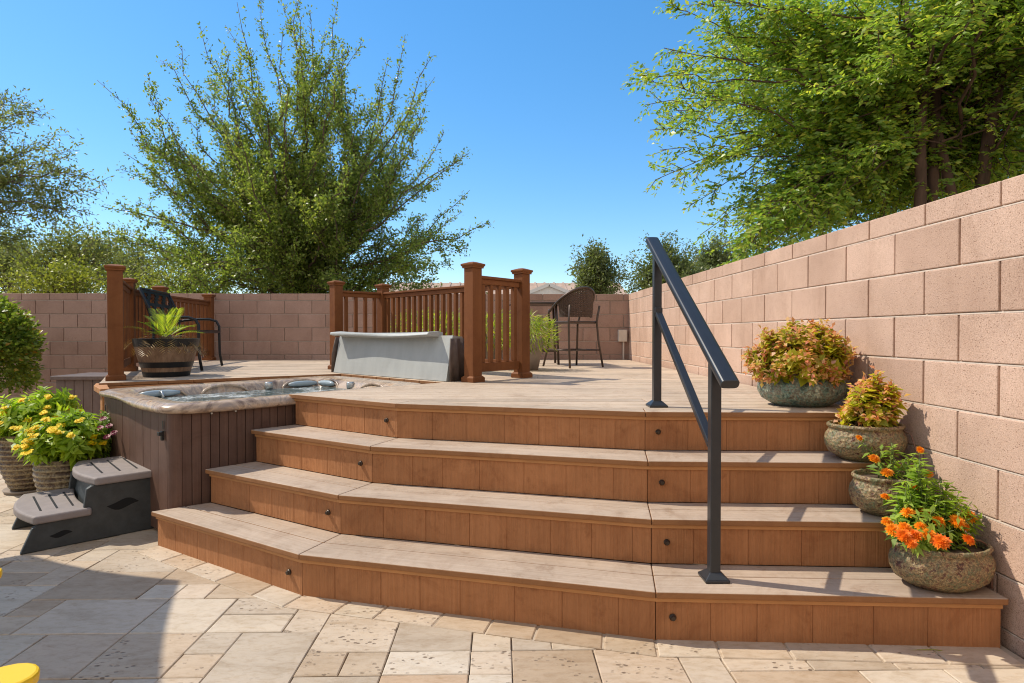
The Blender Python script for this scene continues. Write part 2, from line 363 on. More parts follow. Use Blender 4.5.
def offset_line(L, d):
    """shift an open plan polyline towards the viewer (-Y side) by d, mitred"""
    out = []
    for i, p in enumerate(L):
        ns = []
        for a, b in ((i-1,i),(i,i+1)):
            if 0 <= a and b < len(L):
                t = Vector((L[b][0]-L[a][0], L[b][1]-L[a][1])).normalized(); ns.append(Vector((t.y, -t.x)))
        n = sum(ns, Vector((0,0))).normalized(); k = d/max(.3, n.dot(ns[0]))
        out.append((p[0]+n.x*k, p[1]+n.y*k))
    return out

rng = random.Random(5)
def paver(mb, x0, y0, x1, y1, z, th=.03):
    gap = .0020; ch = .0035; j = lambda: rng.uniform(-.0016,.0016)
    a = [(x0+gap+j(), y0+gap+j()), (x1-gap+j(), y0+gap+j()), (x1-gap+j(), y1-gap+j()), (x0+gap+j(), y1-gap+j())]
    slab(mb, a, z + rng.uniform(-.0012,.0012), th, ch)
def slab(mb, a, z, th, ch):
    cx = sum(p[0] for p in a)/len(a); cy = sum(p[1] for p in a)/len(a); n = len(a); b = []
    for x, y in a:
        dx, dy = cx-x, cy-y; l = math.hypot(dx,dy); b.append((x+dx/l*ch*1.4, y+dy/l*ch*1.4))
    vs = [(x,y,z-th) for x,y in a] + [(x,y,z-ch*.8) for x,y in a] + [(x,y,z) for x,y in b]
    fs = [tuple(range(2*n,3*n))]
    for k in range(n):
        l = (k+1)%n; fs += [(k,l,n+l,n+k),(n+k,n+l,2*n+l,2*n+k)]
    mb.add(vs, fs)
U = .1524; pv = MB(); nx, ny = 72, 85; X0, Y0 = -8.95, -4.21
occ = [[False]*ny for _ in range(nx)]
sizes = [((3,2),.16),((2,3),.12),((2,2),.32),((2,1),.20),((1,2),.10),((1,1),.10)]
for j in range(ny):
    for i in range(nx):
        if occ[i][j]: continue
        cand = [s for s, w in sizes]; ws = [w for s, w in sizes]
        while True:
            s = rng.choices(cand, ws)[0]
            ok = i+s[0] <= nx and j+s[1] <= ny and all(not occ[i+a][j+b] for a in range(s[0]) for b in range(s[1]))
            if ok or s == (1,1): break
            k = cand.index(s); cand.pop(k); ws.pop(k)
        for a in range(s[0]):
            for b in range(s[1]): occ[i+a][j+b] = True
        xa, xb = X0+i*U, min(X0+(i+s[0])*U, 1.915)
        if xb-xa > .05: paver(pv, xa, Y0+j*U, xb, Y0+(j+s[1])*U, 0.0)
# border course that follows the foot of the steps
f0 = offset_line(riser_lines[0], -.03); f1 = offset_line(riser_lines[0], .115)
for k in range(3):
    a, b, c, d = Vector(f0[k]), Vector(f0[k+1]), Vector(f1[k+1]), Vector(f1[k])
    m = max(1, round((b-a).length/.235)); cuts = [0] + sorted(i/m + rng.uniform(-.15,.15)/m for i in range(1,m)) + [1]
    for i in range(m):
        t0, t1 = cuts[i]+.003, cuts[i+1]-.003
        slab(pv, [tuple(d.lerp(c,t0)), tuple(d.lerp(c,t1)), tuple(a.lerp(b,t1)), tuple(a.lerp(b,t0))], .004+rng.uniform(0,.001), .03, .004)
structure(pv.build('patio', M['trav']))

# ------------------------------------------------------------------ block walls
WX, WY, WT = 1.932, 8.85, 1.78
rows = [(1.678,1.78)]
z = 1.678
while z > .0: rows.append((max(z-.2032, -.02), z)); z -= .2032
def block_wall(name, axis, a0, a1, j0, face, depth, label):
    mo = MB(); bl = MB(); r2 = random.Random(11 if axis else 12)
    for ri, (za, zb) in enumerate(rows):
        par = 0 if ri == 0 else (1 if ri % 2 else 0)
        base = j0 + (.2032 if par else 0)
        k = math.floor((a0-base)/.4064)
        while base + k*.4064 < a1:
            s, e = max(a0, base+k*.4064), min(a1, base+(k+1)*.4064); k += 1
            if e-s < .03: continue
            jt = lambda q=.0012: r2.uniform(-q,q)
            pr = r2.uniform(-.0015,.0018)
            p, q, zl, zh = s+.0044+jt(), e-.0044+jt(), za+.0044+jt(.0008), zb-(.0044 if ri else 0)+jt(.0008)
            if axis == 0:   # right wall, runs along Y, face towards -X
                bl.box((face-pr+depth/2, (p+q)/2, (zl+zh)/2), (depth, q-p, zh-zl))
            else:           # back wall, runs along X, face towards -Y
                bl.box(((p+q)/2, face-pr+depth/2, (zl+zh)/2), (q-p, depth, zh-zl))
    for ri, (za, zb) in enumerate(rows[:-1]):
        if axis == 0: mo.box((face+.0020+.05, (a0+a1)/2, za-.0014), (.10, a1-a0-.012, .0058))
        else: mo.box(((a0+a1)/2, face+.0020+.05, za-.0014), (a1-a0-.012, .10, .0058))
    t = thing(name, (face, (a0+a1)/2, 0) if axis == 0 else ((a0+a1)/2, face, 0), label, 'wall')
    bl.build('block_courses', M['block'] if axis == 0 else M['block_shaded'], t, bevel=.0045, seg=2)
    if axis == 0: mo.box((face+.0065+depth/2, (a0+a1)/2, .86), (depth-.013, a1-a0-.01, 1.822))
    else: mo.box(((a0+a1)/2, face+.0065+depth/2, .86), (a1-a0-.01, depth-.013, 1.822))
    mo.build('mortar', M['mortar'] if axis == 0 else M['mortar_shaded'], t)
block_wall('block_wall', 0, -2.0, WY-.004, 4.683, WX, .15, 'sunlit tan concrete block wall running along the right side of the steps')
block_wall('block_wall', 1, -13.0, WX+.4, -4.04-.2032, WY, .15, 'shaded darkened concrete block wall across the back behind the deck')

# ------------------------------------------------------------------ deck with steps
dk = thing('deck_with_steps', (0.3,3.4,0), 'raised brown composite deck with four wide angled steps', 'deck')
TH = .026
def lerp2(a, b, t): return (a[0]+(b[0]-a[0])*t, a[1]+(b[1]-a[1])*t)
for s, L in enumerate(riser_lines):
    z0, z1 = s*RISE, (s+1)*RISE - TH
    mb = MB(); rr = random.Random(s+3)
    for k in range(3):
        a, b = Vector(L[k]), Vector(L[k+1]); d = (b-a); ln = d.length; d.normalize(); n = Vector((-d.y, d.x)); rz = math.atan2(d.y, d.x)
        u0 = 0.0008
        while u0 < ln-.01:
            w = .2 + rr.uniform(-.035,.035); u1 = min(ln-.0008, u0+w)
            if ln-u1 < .06: u1 = ln-.0008
            c = a + d*((u0+u1)/2) + n*.009
            mb.box((c.x,c.y,(z0+z1)/2), (u1-u0-(.0024 if u1 < ln-.01 else .0006), .018, z1-z0-.002), rz); u0 = u1
        c = a + d*(ln/2) + n*.0125
        mb.box((c.x,c.y,(z0+z1)/2-.002), (ln-.02, .02, z1-z0-.006), rz)
    # end panel towards the wall
    e = L[3]; mb.box((e[0]-.011, e[1]+.16, (z0+z1)/2), (.018, .26, z1-z0-.002))
    if s == 0:
        a = Vector(L[0]); b = Vector((-1.842,3.385)); c = (a+b)/2; d = b-a
        mb.box((c.x+.006,c.y,(z0+z1)/2), (d.length-.006, .016, z1-z0-.002), math.atan2(d.y,d.x))
    ro = mb.build('riser', M['riser'], dk, bevel=.0015)
    tm = MB(); l0, l1 = offset_line(L, .0005), offset_line(L, .0085)
    for k in range(3): tm.prism([l1[k],l1[k+1],l0[k+1],l0[k]], z1-.016, z1-.001)
    tm.build('nosing_trim', M['trim'], ro)
    # round step lights: near kink A and near kink B
    for seg, u in ((0,-.085),(1,.0)):
        if seg == 0:
            d = (Vector(L[1])-Vector(L[0])).normalized(); p = Vector(L[1]) + d*u
        else:
            d = (Vector(L[3])-Vector(L[2])).normalized(); p = Vector(L[2]) + d*.066
        n = Vector((d.y,-d.x)); zc = z0 + .094
        lb = MB(); q = p
        lb.tube([(q.x-n.x*.002,q.y-n.y*.002,zc),(q.x+n.x*.006,q.y+n.y*.006,zc),(q.x+n.x*.010,q.y+n.y*.010,zc),(q.x+n.x*.017,q.y+n.y*.017,zc)], [.0135,.0135,.0105,.0085], 16)
        lb.build('step_light', M['lamp'], ro, smooth=False, bevel=.001)
# treads: two mitred boards each
for s in range(3):
    L = riser_lines[s]; nose = offset_line(L, .019); back = [list(p) for p in riser_lines[s+1]]
    nose[0] = (nose[0][0]-.018, nose[0][1]+.004); nose[3] = (1.9, nose[3][1]); back[3][0] = 1.9
    if s == 0: back[0] = [-1.70, 3.47]
    z0, z1 = (s+1)*RISE-TH, (s+1)*RISE
    left_in = (-1.836,3.377) if s == 0 else None
    for k in range(3):
        mb = MB(); g3 = .0012
        for t0, t1 in ((0,.555),(.569,.997)):
            a, b = lerp2(nose[k],back[k],t0), lerp2(nose[k+1],back[k+1],t0)
            c, d = lerp2(nose[k+1],back[k+1],t1), lerp2(nose[k],back[k],t1)
            if s == 0 and k == 0:
                if t0 == 0: poly = [a, b, c, d, (-1.846,3.374)]
                else: poly = [a, b, c, d]
                if t0 == 0: poly = [a, b, c, lerp2(nose[0],back[0],.555)]
            else: poly = [a, b, c, d]
            P = [Vector(p) for p in poly]; ce = sum(P, Vector((0,0)))/len(P)
            dirx = Vector((b[0]-a[0], b[1]-a[1])).normalized()
            P[0] += dirx*g3; P[1] -= dirx*g3; P[2] -= dirx*g3; P[3] += dirx*g3
            mb.prism([tuple(p) for p in P], z0, z1)
        mb.build('tread', M['tread%d' % k], dk, bevel=.005, seg=3)

def clip(poly, axis, lo, hi):
    for sgn, lim in ((1,lo),(-1,hi)):
        out = []
        for i in range(len(poly)):
            a, b = poly[i-1], poly[i]; fa, fb = sgn*(a[axis]-lim), sgn*(b[axis]-lim)
            if (fa >= 0) != (fb >= 0):
                t = fa/(fa-fb); out.append((a[0]+(b[0]-a[0])*t, a[1]+(b[1]-a[1])*t))
            if fb >= 0: out.append(b)
        poly = out
        if not poly: return poly
    return poly
ZD = 4*RISE
nose4 = offset_line(riser_lines[3], .019); nose4[3] = (1.9, nose4[3][1]); nose4[0] = (-1.385,3.865)
in4 = offset_line(riser_lines[3], -.115); in4[3] = (1.9, in4[3][1]); in4[0] = (-1.25,3.95)
Rp, Kp, Lp = (-.47,4.76), (-1.57,5.80), (-2.98,4.36)
pieces = [
 in4 + [(1.9,4.76), Rp],
 [Rp, (1.9,4.76), (1.9,WY-.01), (-1.60,WY-.01), Kp],
 [Kp, (-1.60,WY-.01), (-4.42,WY-.01), (-4.34,7.28), (-4.08,6.22), (-3.29,4.90), (-3.20,4.74)] ]
fl = MB(); rr = random.Random(9); bw = .142
k = math.floor(2.9/bw)
while k*bw < WY:
    lo, hi = k*bw, (k+1)*bw - .008; k += 1
    for p in pieces:
        q = clip(p, 1, lo, hi)
        if len(q) < 3: continue
        xs = [x for x, y in q]
        # butt joints
        cuts = [min(xs)] + [c for c in (rr.uniform(-4,1.6),) if min(xs)+.5 < c < max(xs)-.5] + [max(xs)]
        for c0, c1 in zip(cuts, cuts[1:]):
            w = clip(q, 0, c0+.0008, c1-.0008)
            cl = []
            for pt in w:
                if not cl or math.hypot(pt[0]-cl[-1][0], pt[1]-cl[-1][1]) > .002: cl.append(pt)
            if len(cl) >= 3: fl.prism(cl, ZD-TH, ZD)
for k in range(3):
    a, b, c, d = nose4[k], nose4[k+1], in4[k+1], in4[k]
    dv = Vector((b[0]-a[0], b[1]-a[1])).normalized()*.0012; nn = Vector((-dv.y, dv.x)).normalized()*.003
    fl.prism([tuple(Vector(a)+dv), tuple(Vector(b)-dv), tuple(Vector(c)-dv-nn), tuple(Vector(d)+dv-nn)], ZD-TH, ZD)
fl.build('deck_floor', M['deck'], dk, bevel=.006, seg=2)
ub = MB()
for p in pieces:
    ub.prism([tuple(Vector(q)) for q in p], ZD-TH-.05, ZD-TH-.004)
ub.build('joists', M['edge'], dk)
fb = MB()
def panel(a, b, z0, z1, t=.02):
    a, b = Vector(a), Vector(b); d = b-a; c = (a+b)/2
    fb.box((c.x,c.y,(z0+z1)/2), (d.length,t,z1-z0), math.atan2(d.y,d.x))
panel((-3.27,4.90),(-3.19,4.76),0,ZD-TH-.052); panel((-3.19,4.76),(-2.96,4.44),0,ZD-TH-.052)
panel((-3.27,4.92),(-4.06,6.22),0,ZD-TH-.052); panel((-4.06,6.22),(-4.32,7.28),0,ZD-TH-.052); panel((-4.32,7.28),(-4.40,8.8),0,ZD-TH-.052)
panel((-2.96,4.44),(-1.66,5.90),0,ZD-TH-.052); panel((-1.56,5.84),(-.45,4.79),0,ZD-TH-.052)
fb.build('fascia', M['edge'], dk)
cp = MB(); cp.prism([(-3.33,4.90),(-3.205,4.69),(-2.95,4.385),(-2.91,4.43),(-3.16,4.78),(-3.25,4.96)], ZD-TH-.03, ZD-TH+.012)
cp.build('edge_cap', M['edge'], dk, bevel=.004)

# ------------------------------------------------------------------ railings
def post(par, x, y, rz, h=.925, w=.104, base=True):
    p = MB(); p.box((x,y,ZD+h/2), (w,w,h), rz); po = p.build('post', M['post'], par, bevel=.004)
    c = MB(); z = ZD+h
    c.box((x,y,z+.006), (w+.022,w+.022,.012), rz); c.frustum((x,y), z+.012, z+.022, w+.022, w+.04, rz); c.box((x,y,z+.029), (w+.04,w+.04,.014), rz); c.frustum((x,y), z+.036, z+.052, w+.036, w*.42, rz)
    c.build('post_cap', M['post'], po, bevel=.002)
    if base:
        b = MB(); b.box((x,y,ZD+.018),(w+.034,w+.034,.036),rz); b.frustum((x,y), ZD+.036, ZD+.05, w+.034, w+.006, rz)
        b.build('post_skirt', M['post'], po, bevel=.002)
def rail_run(par, a, b, n, w=.104, top=.87, bot=.115):
    a, b = Vector(a), Vector(b); d = (b-a).normalized(); p, q = a+d*(w/2+.004), b-d*(w/2+.004); z = ZD
    t = MB(); t.beam((p.x,p.y,z+top-.012),(q.x,q.y,z+top-.012),.078,.024); t.beam((p.x,p.y,z+top-.046),(q.x,q.y,z+top-.046),.045,.044)
    t.build('handrail', M['rail'], par, bevel=.005)
    m = MB(); m.beam((p.x,p.y,z+bot),(q.x,q.y,z+bot),.042,.075); m.build('bottom_rail', M['rail'], par, bevel=.004)
    L = (q-p).length
    for i in range(n):
        c = p.lerp(q, (i+.5)/n); e = MB(); e.box((c.x,c.y,z+(top-.068+bot+.0375)/2), (.036,.036,top-.068-bot-.0375-.002), math.atan2(d.y,d.x))
        e.build('baluster', M['rail'], par, bevel=.003)
A_, B_, C_, D_ = (-.225,4.80), (.190,5.27), (-1.81,6.52), (-1.375,6.92)
rg = thing('deck_railing', (-.8,5.9,ZD), 'brown deck railing around the upright grey spa cover, with four capped posts', 'railing')
rzr = R(48)
for p in (A_, B_, C_, D_): post(rg, p[0], p[1], rzr)
rail_run(rg, A_, B_, 5); rail_run(rg, D_, B_, 21); rail_run(rg, C_, D_, 4)
rl = thing('deck_railing', (-3.9,6.6,ZD), 'brown deck railing along the left edge behind the barrel planter and black bench', 'railing')
LP = [(-3.25,5.03), (-3.90,6.25), (-4.16,7.28), (-4.27,8.70)]
for i, p in enumerate(LP):
    q = LP[min(i+1,3)]; o = LP[max(i-1,0)]; post(rl, p[0], p[1], math.atan2(q[1]-o[1], q[0]-o[0]) if i else R(122), w=.112 if i == 0 else .108)
rail_run(rl, LP[0], LP[1], 9); rail_run(rl, LP[1], LP[2], 8); rail_run(rl, LP[2], LP[3], 11)

# ------------------------------------------------------------------ metal handrail on the steps
hr = thing('stair_handrail', (.857,2.344,RISE), 'dark bronze metal handrail with two posts standing on the steps', 'handrail')
def hpost(x, y, zb, zt, rz=0):
    p = MB(); p.box((x,y,(zb+zt)/2), (.042,.042,zt-zb), rz); po = p.build('post', M['steel'], hr, bevel=.004)
    b = MB(); b.box((x,y,zb+.006),(.098,.098,.012),rz); b.frustum((x,y), zb+.012, zb+.034, .094, .046, rz); b.build('base_plate', M['steel'], po, bevel=.003)
top0, top1 = Vector((.842,3.265,1.708)), Vector((.868,2.205,.995))
dt = (top1-top0); zat = lambda y: top0.z + dt.z*(y-top0.y)/dt.y
hpost(.845, 3.165, ZD, zat(3.165)-.012); hpost(.860, 2.345, RISE, zat(2.345)-.012)
t = MB()
d = dt.normalized(); a = d.cross(Vector((0,0,1))).normalized(); b = a.cross(d).normalized(); prof = []
for k in range(20):
    th = 2*PI*k/20; cx, sy_ = math.cos(th), math.sin(th)
    prof.append((.036*math.copysign(abs(cx)**.45, cx), .020*math.copysign(abs(sy_)**.7, sy_)))
vs = [top0+a*x+b*y for x,y in prof] + [top1+a*x+b*y for x,y in prof]
t.add(vs, [(i,(i+1)%20,20+(i+1)%20,20+i) for i in range(20)] + [tuple(range(19,-1,-1)), tuple(range(20,40))])
t.build('top_rail', M['steel'], hr, bevel=.003)
t = MB(); t.beam((.846,3.14,1.295),(.859,2.37,.735),.036,.026); t.box((.846,3.142,1.312),(.04,.03,.03)); t.build('mid_rail', M['steel'], hr, bevel=.004)

# ------------------------------------------------------------------ spa
uh, vh = Vector((.682,.731)), Vector((-.731,.682))
N0 = Vector((-1.867,3.356)) - uh*.045 + (-vh)*.0
N0 = Vector((-1.867,3.356)) - uh*.045 - vh*.045
SU, SV = 1.97, 1.475
cen = N0 + uh*SU/2 + vh*SV/2
def spt(a, b): p = cen + uh*a + vh*b; return (p.x, p.y)
spa = thing('hot_tub', (cen.x,cen.y,0), 'sunken hot tub with marbled acrylic rim, bubbling water and brown panelled cabinet', 'hot tub')
def rrect(hu, hv, r, n=7):
    pts = []
    for sx, sy, a0 in ((1,1,0),(-1,1,90),(-1,-1,180),(1,-1,270)):
        for k in range(n+1):
            t = R(a0 + 90*k/n); pts.append((sx*(hu-r)+r*math.cos(t), sy*(hv-r)+r*math.sin(t)))
    return pts
def ringmesh(levels, mb, close_last=False):
    n = len(levels[0][0]); o = len(mb.v)
    for pts, zf in levels:
        for (a,b) in pts:
            x, y = spt(a,b); mb.v.append((x,y, zf(a,b) if callable(zf) else zf))
    for i in range(len(levels)-1):
        for k in range(n): mb.f.append((o+i*n+k, o+i*n+(k+1)%n, o+(i+1)*n+(k+1)%n, o+(i+1)*n+k))
    if close_last: mb.f.append(tuple(o+(len(levels)-1)*n+k for k in range(n)))
def dense(p, m=5):
    out = []
    for i in range(len(p)):
        a, b = p[i], p[(i+1)%len(p)]; l = math.hypot(b[0]-a[0], b[1]-a[1]); q = max(1,int(l/.06))
        for k in range(q): out.append(lerp2(a,b,k/q))
    return out
hu, hv = SU/2, SV/2
base_o = dense(rrect(hu,hv,.17)); nO = len(base_o)
def scaled(du, r, dz=0):  # inset by du keeping the vertex count
    f = []
    for a, b in base_o:
        k = 1.0 if a < 0 else 1+.55*min(1,a/hu)
        f.append((a*(hu-du*k)/hu, b*(hv-du)/hv))
    return f
# wavy skirt: the lower lip rises towards the left (far v) corner
def lip(a, b): 
    t = max(0,min(1,(b+hv)/(2*hv)))*max(0,min(1,(-a-hu*.6)/(hu*.4)))
    return .722 + .035*t + .008*math.sin(7*b)*max(0,min(1,(-a-hu*.6)/(hu*.4)))
ZR = .785
rm = MB()
ringmesh([(scaled(.05,0), .735),(scaled(.012,0), lambda a,b: lip(a,b)), (scaled(0,0), lambda a,b: lip(a,b)+.012), (scaled(.003,0), lambda a,b: lip(a,b)+.03),
          (scaled(.012,0), .772), (scaled(.035,0), ZR), (scaled(.14,0), ZR-.004), (scaled(.165,0), ZR-.02), (scaled(.20,0), .70), (scaled(.26,0), .52), (scaled(.33,0), .25)], rm, True)
rim = rm.build('shell', M['marble'], spa, smooth=True)
ww = MB(); ww.v = [(spt(a,b)[0], spt(a,b)[1], .712) for a,b in scaled(.195,0)]; ww.f = [tuple(range(nO))]
ww.build('water', M['water'], spa)
# cabinet: vertical plank panels
cb = MB()
def plank_side(p0, p1, n, z0, z1, mb):
    p0, p1 = Vector(p0), Vector(p1); d = (p1-p0); L = d.length; d.normalize(); nn = Vector((-d.y,d.x))
    for k in range(n):
        c = p0 + d*(L*(k+.5)/n) + nn*.01; mb.box((c.x,c.y,(z0+z1)/2), (L/n-.003,.02,z1-z0), math.atan2(d.y,d.x))
    c = p0 + d*(L/2)+nn*.022; mb.box((c.x,c.y,(z0+z1)/2), (L-.02,.02,z1-z0-.004), math.atan2(d.y,d.x))
ci = .045; cu, cv = hu-ci, hv-ci
plank_side(spt(-cu+.06,-cv), spt(cu-.06,-cv), 34, .02, .735, cb)
plank_side(spt(cu,-cv+.06), spt(cu,cv-.06), 18, .02, .735, cb)
plank_side(spt(cu-.06,cv), spt(-cu+.06,cv), 24, .02, .735, cb)
for a, b in ((-1,-1),(1,-1),(1,1),(-1,1)):
    pr = [spt(a*(cu-.06)+.06*math.cos(t)*a, b*(cv-.06)+.06*math.sin(t)*b) for t in [R(9*k) for k in range(11)]]
    c = [spt(a*(cu-.075), b*cv*1.0-b*.075)]
    poly = pr + c
    if a*b < 0: poly = poly[::-1]
    cb.prism(poly, .02, .737)
cab = cb.build('cabinet', M['cab'], spa, bevel=.002)
dp = MB(); n = 3; xs = [(-cv+.06)+(2*cv-.12)*k/n for k in range(n+1)]
for k in range(n):
    p, q = Vector(spt(-cu+.0,xs[k+1]-.003)), Vector(spt(-cu+.0,xs[k]+.003)); d = q-p; m = 3
    for i in range(m):
        c = p + d*((i+.5)/m) + Vector((-d.y,d.x)).normalized()*.01
        dp.box((c.x,c.y,.378), (d.length/m-.002,.02,.712), math.atan2(d.y,d.x))
    c = p+d/2+Vector((-d.y,d.x)).normalized()*.022
    dp.box((c.x,c.y,.378),(d.length,.02,.70),math.atan2(d.y,d.x))
dpo = dp.build('access_panel', M['cab'], spa, bevel=.0015)
for bb in (-cv+.10, cv-.12):
    c = Vector(spt(-cu-.012, bb)); l = MB()
    l.box((c.x,c.y,.60),(.014,.024,.055), math.atan2(uh.y,uh.x)); l.box((c.x-uh.x*.012,c.y-uh.y*.012,.612),(.02,.03,.02), math.atan2(uh.y,uh.x))
    l.box((c.x+uh.x*.004,c.y+uh.y*.004,.66),(.004,.012,.05), math.atan2(uh.y,uh.x))
    l.build('latch', M['iron'], spa, bevel=.002)
for bb in (.22,.36):
    c = Vector(spt(-cu+bb,-cv-.003)); l = MB(); l.tube([(c.x-vh.x*-.004,c.y+vh.y*.004,.715),(c.x-vh.x*.006,c.y-vh.y*.006,.715)], .006, 8)
    l.build('screw', M['jet'], spa)
# pillows, arches and jets on the far inner walls
def inner(a, side):  # a along the wall, returns point and inward dir
    if side == 'v': p = cen + vh*(hv-.17) + uh*a; return p, -vh, uh
    p = cen + uh*(hu-.25) + vh*a; return p, -uh, vh
for side, a, w, pil in (('v',-.62,.38,True),('v',-.14,.36,False),('v',.52,.36,True),('u',.40,.34,True),('u',-.28,.36,False)):
    p, inn, tg = inner(a, side)
    ar = MB(); pts = []
    for k in range(13):
        t = PI*k/12; q = p + tg*(math.cos(t)*w/2) + inn*(.012+.03*(1-math.sin(t))); pts.append((q.x,q.y,.705+.068*math.sin(t)))
    ar.tube(pts, .011, 8); ar.build('headrest_ring', M['marble'], spa, smooth=True)
    if pil:
        pb = MB(); pts = []
        for k in range(7):
            s_ = (k/6-.5); q = p + tg*(s_*w*.72) + inn*(.04+.03*abs(s_)); pts.append((q.x,q.y,.742))
        pb.tube(pts, [.012,.022,.026,.026,.026,.022,.012], 10); pb.build('pillow', M['pillow'], spa, smooth=True)
for side, a in (('v',.22),('u',.05)):
    p, inn, tg = inner(a, side); q = p + inn*.03
    j = MB(); j.lathe([(.012,0),(.03,.002),(.034,.012),(.034,.05),(.028,.058)], (q.x,q.y,.715), 16); j.build('control_knob', M['jet'], spa, smooth=True)
p, inn, tg = inner(-.62,'v'); q = p+inn*.10
wf = MB(); wf.tube([(p.x+inn.x*.05,p.y+inn.y*.05,.76),(p.x+inn.x*.09,p.y+inn.y*.09,.757),(q.x+inn.x*.015,q.y+inn.y*.015,.74),(q.x+inn.x*.025,q.y+inn.y*.025,.712)], [.006,.008,.008,.010], 8)
wf.build('water_jet', M['jet'], spa, smooth=True)

# folded spa cover standing on edge behind the tub
cvp, cvq = Vector((-.395,4.87)), Vector((-1.63,6.0)); cd = (cvq-cvp).normalized(); cn = Vector((cd.y,-cd.x))
if cn.dot(Vector((0,-1))) < 0: cn = -cn
cov = thing('spa_cover', (-1.1,5.5,ZD), 'folded grey vinyl hot tub cover standing upright between tub and railing', 'cover')
c = MB(); cols, rws = 20, 10
for i in range(cols+1):
    for j in range(rws+1):
        t, h = i/cols, j/rws
        q = cvp.lerp(cvq, t) + cn*(.075*(1-h) + .004*math.sin(11*t+2*h)*(1-h)*h*4)
        c.v.append((q.x,q.y, ZD+.004 + (.375-.01*t)*h - .03*(1-h)*0))
o2 = len(c.v)
for i in range(cols+1):
    for j in range(rws+1):
        t, h = i/cols, j/rws; q = cvp.lerp(cvq, t) - cn*.11
        c.v.append((q.x,q.y, ZD+.004+(.365-.01*t)*h))
def ix(i,j): return i*(rws+1)+j
for i in range(cols):
    for j in range(rws):
        c.f.append((ix(i,j),ix(i,j+1),ix(i+1,j+1),ix(i+1,j))); c.f.append((o2+ix(i,j),o2+ix(i+1,j),o2+ix(i+1,j+1),o2+ix(i,j+1)))
    c.f.append((ix(i,rws),o2+ix(i,rws),o2+ix(i+1,rws),ix(i+1,rws)))
for j in range(rws):
    c.f.append((ix(0,j),o2+ix(0,j),o2+ix(0,j+1),ix(0,j+1))); c.f.append((ix(cols,j),ix(cols,j+1),o2+ix(cols,j+1),o2+ix(cols,j)))
c.build('cover_panel', M['vinyl'], cov, smooth=False)
c = MB(); p, q = cvp.lerp(cvq,.10)+cn*.04, cvp.lerp(cvq,.985)+cn*.04

for k in range(12):
    for j, (w_, z_) in enumerate(((-.085,.362),(.055,.372),(.085,.385),(.075,.408),(-.03,.416),(-.085,.405))):
        t_ = k/11; b_ = p.lerp(q,t_) + cn*(w_ + (.012*math.sin(5*t_+j) if j in (1,2,3) else 0)); sag = .016*math.sin(PI*t_)
        c.v.append((b_.x,b_.y,ZD+z_-sag+.0015*math.sin(9*t_+j)))
for k in range(11):
    for j in range(6): c.f.append((6*k+j,6*k+(j+1)%6,6*k+6+(j+1)%6,6*k+6+j))
c.f += [tuple(range(5,-1,-1)), tuple(range(66,72))]
c.build('folded_edge', M['vinyl'], cov, bevel=.006, seg=2)
for t, s_ in ((.0,-1),(1.0,1)):
    e = MB(); b0 = cvp.lerp(cvq,t) + cd*(.018*s_)
    n_ = 7
    for k in range(n_+1):
        w = .02 + .012*math.sin(k*2.1)
        p = b0 - cn*(.12-.19*k/n_) + cd*(w*s_)
        e.v += [(p.x,p.y,ZD+.004),(p.x+cd.x*s_*.012*math.sin(k*1.7),p.y,ZD+.18),(b0.x-cn.x*(.11-.15*k/n_),b0.y-cn.y*(.11-.15*k/n_),ZD+.355)]
    for k in range(n_):
        a0 = 3*k
        for m_ in range(2): e.f.append((a0+m_,a0+m_+1,a0+m_+4,a0+m_+3))
    o = e.build('side_flap', M['flap'], cov, smooth=True); sm = o.modifiers.new('thick','SOLIDIFY'); sm.thickness = .008
c = MB(); p = cvp.lerp(cvq,.97)+cn*.06; c.box((p.x,p.y,ZD+.385),(.05,.05,.035),R(40)); c.build('lifter_bracket', M['jet'], cov, bevel=.004)

# ------------------------------------------------------------------ plastic spa step
st = thing('spa_step', (-2.45,3.6,0), 'two tier portable spa step, black plastic sides and taupe slotted treads', 'step stool')
su = Vector((.735,.678))*1.045; sv = Vector((-.678,.735)); so = Vector((-2.558,3.195))
def sp(a,b,z): p = so + su*a + sv*b; return (p.x,p.y,z)
SW = .60
prof = [(-.02,0),(.60,0),(.60,.315),(.285,.315),(.262,.30),(.245,.16),(.06,.15),(.03,.13)]
for b0 in (0,SW-.035):
    m = MB(); n = len(prof)
    vs = [sp(a,b0,z+.001) for a,z in prof] + [sp(a,b0+.035,z+.001) for a,z in prof]
    m.add(vs, [tuple(range(n)), tuple(range(2*n-1,n-1,-1))] + [(i,n+i,n+(i+1)%n,(i+1)%n) for i in range(n)])
    pn = m.build('side_panel', M['blackpl'], st, bevel=.006)
    for (ca, cz, L, hgt) in ((.43,.185,.155,.055),(.15,.075,.10,.032)):
        g = MB(); q = 9; up, dn = [], []
        for k in range(q):
            t = k/(q-1); w = math.sin(PI*t)*hgt/2; sk = .16*hgt*math.sin(2*PI*t)
            up.append((ca+(t-.5)*L, cz+w-sk)); dn.append((ca+(t-.5)*L, cz-w-sk))
        poly = up + dn[::-1][1:-1]; off = -.0015 if b0 == 0 else .0365
        vs = [sp(a, b0+off, z) for a,z in poly] + [sp(a, b0+(.004 if b0 == 0 else .031), z) for a,z in poly]; n2 = len(poly)
        g.add(vs, [tuple(range(n2-1,-1,-1)), tuple(range(n2,2*n2))] + [(i,(i+1)%n2,n2+(i+1)%n2,n2+i) for i in range(n2)])
        g.build('grip_slot', M['black'], pn)
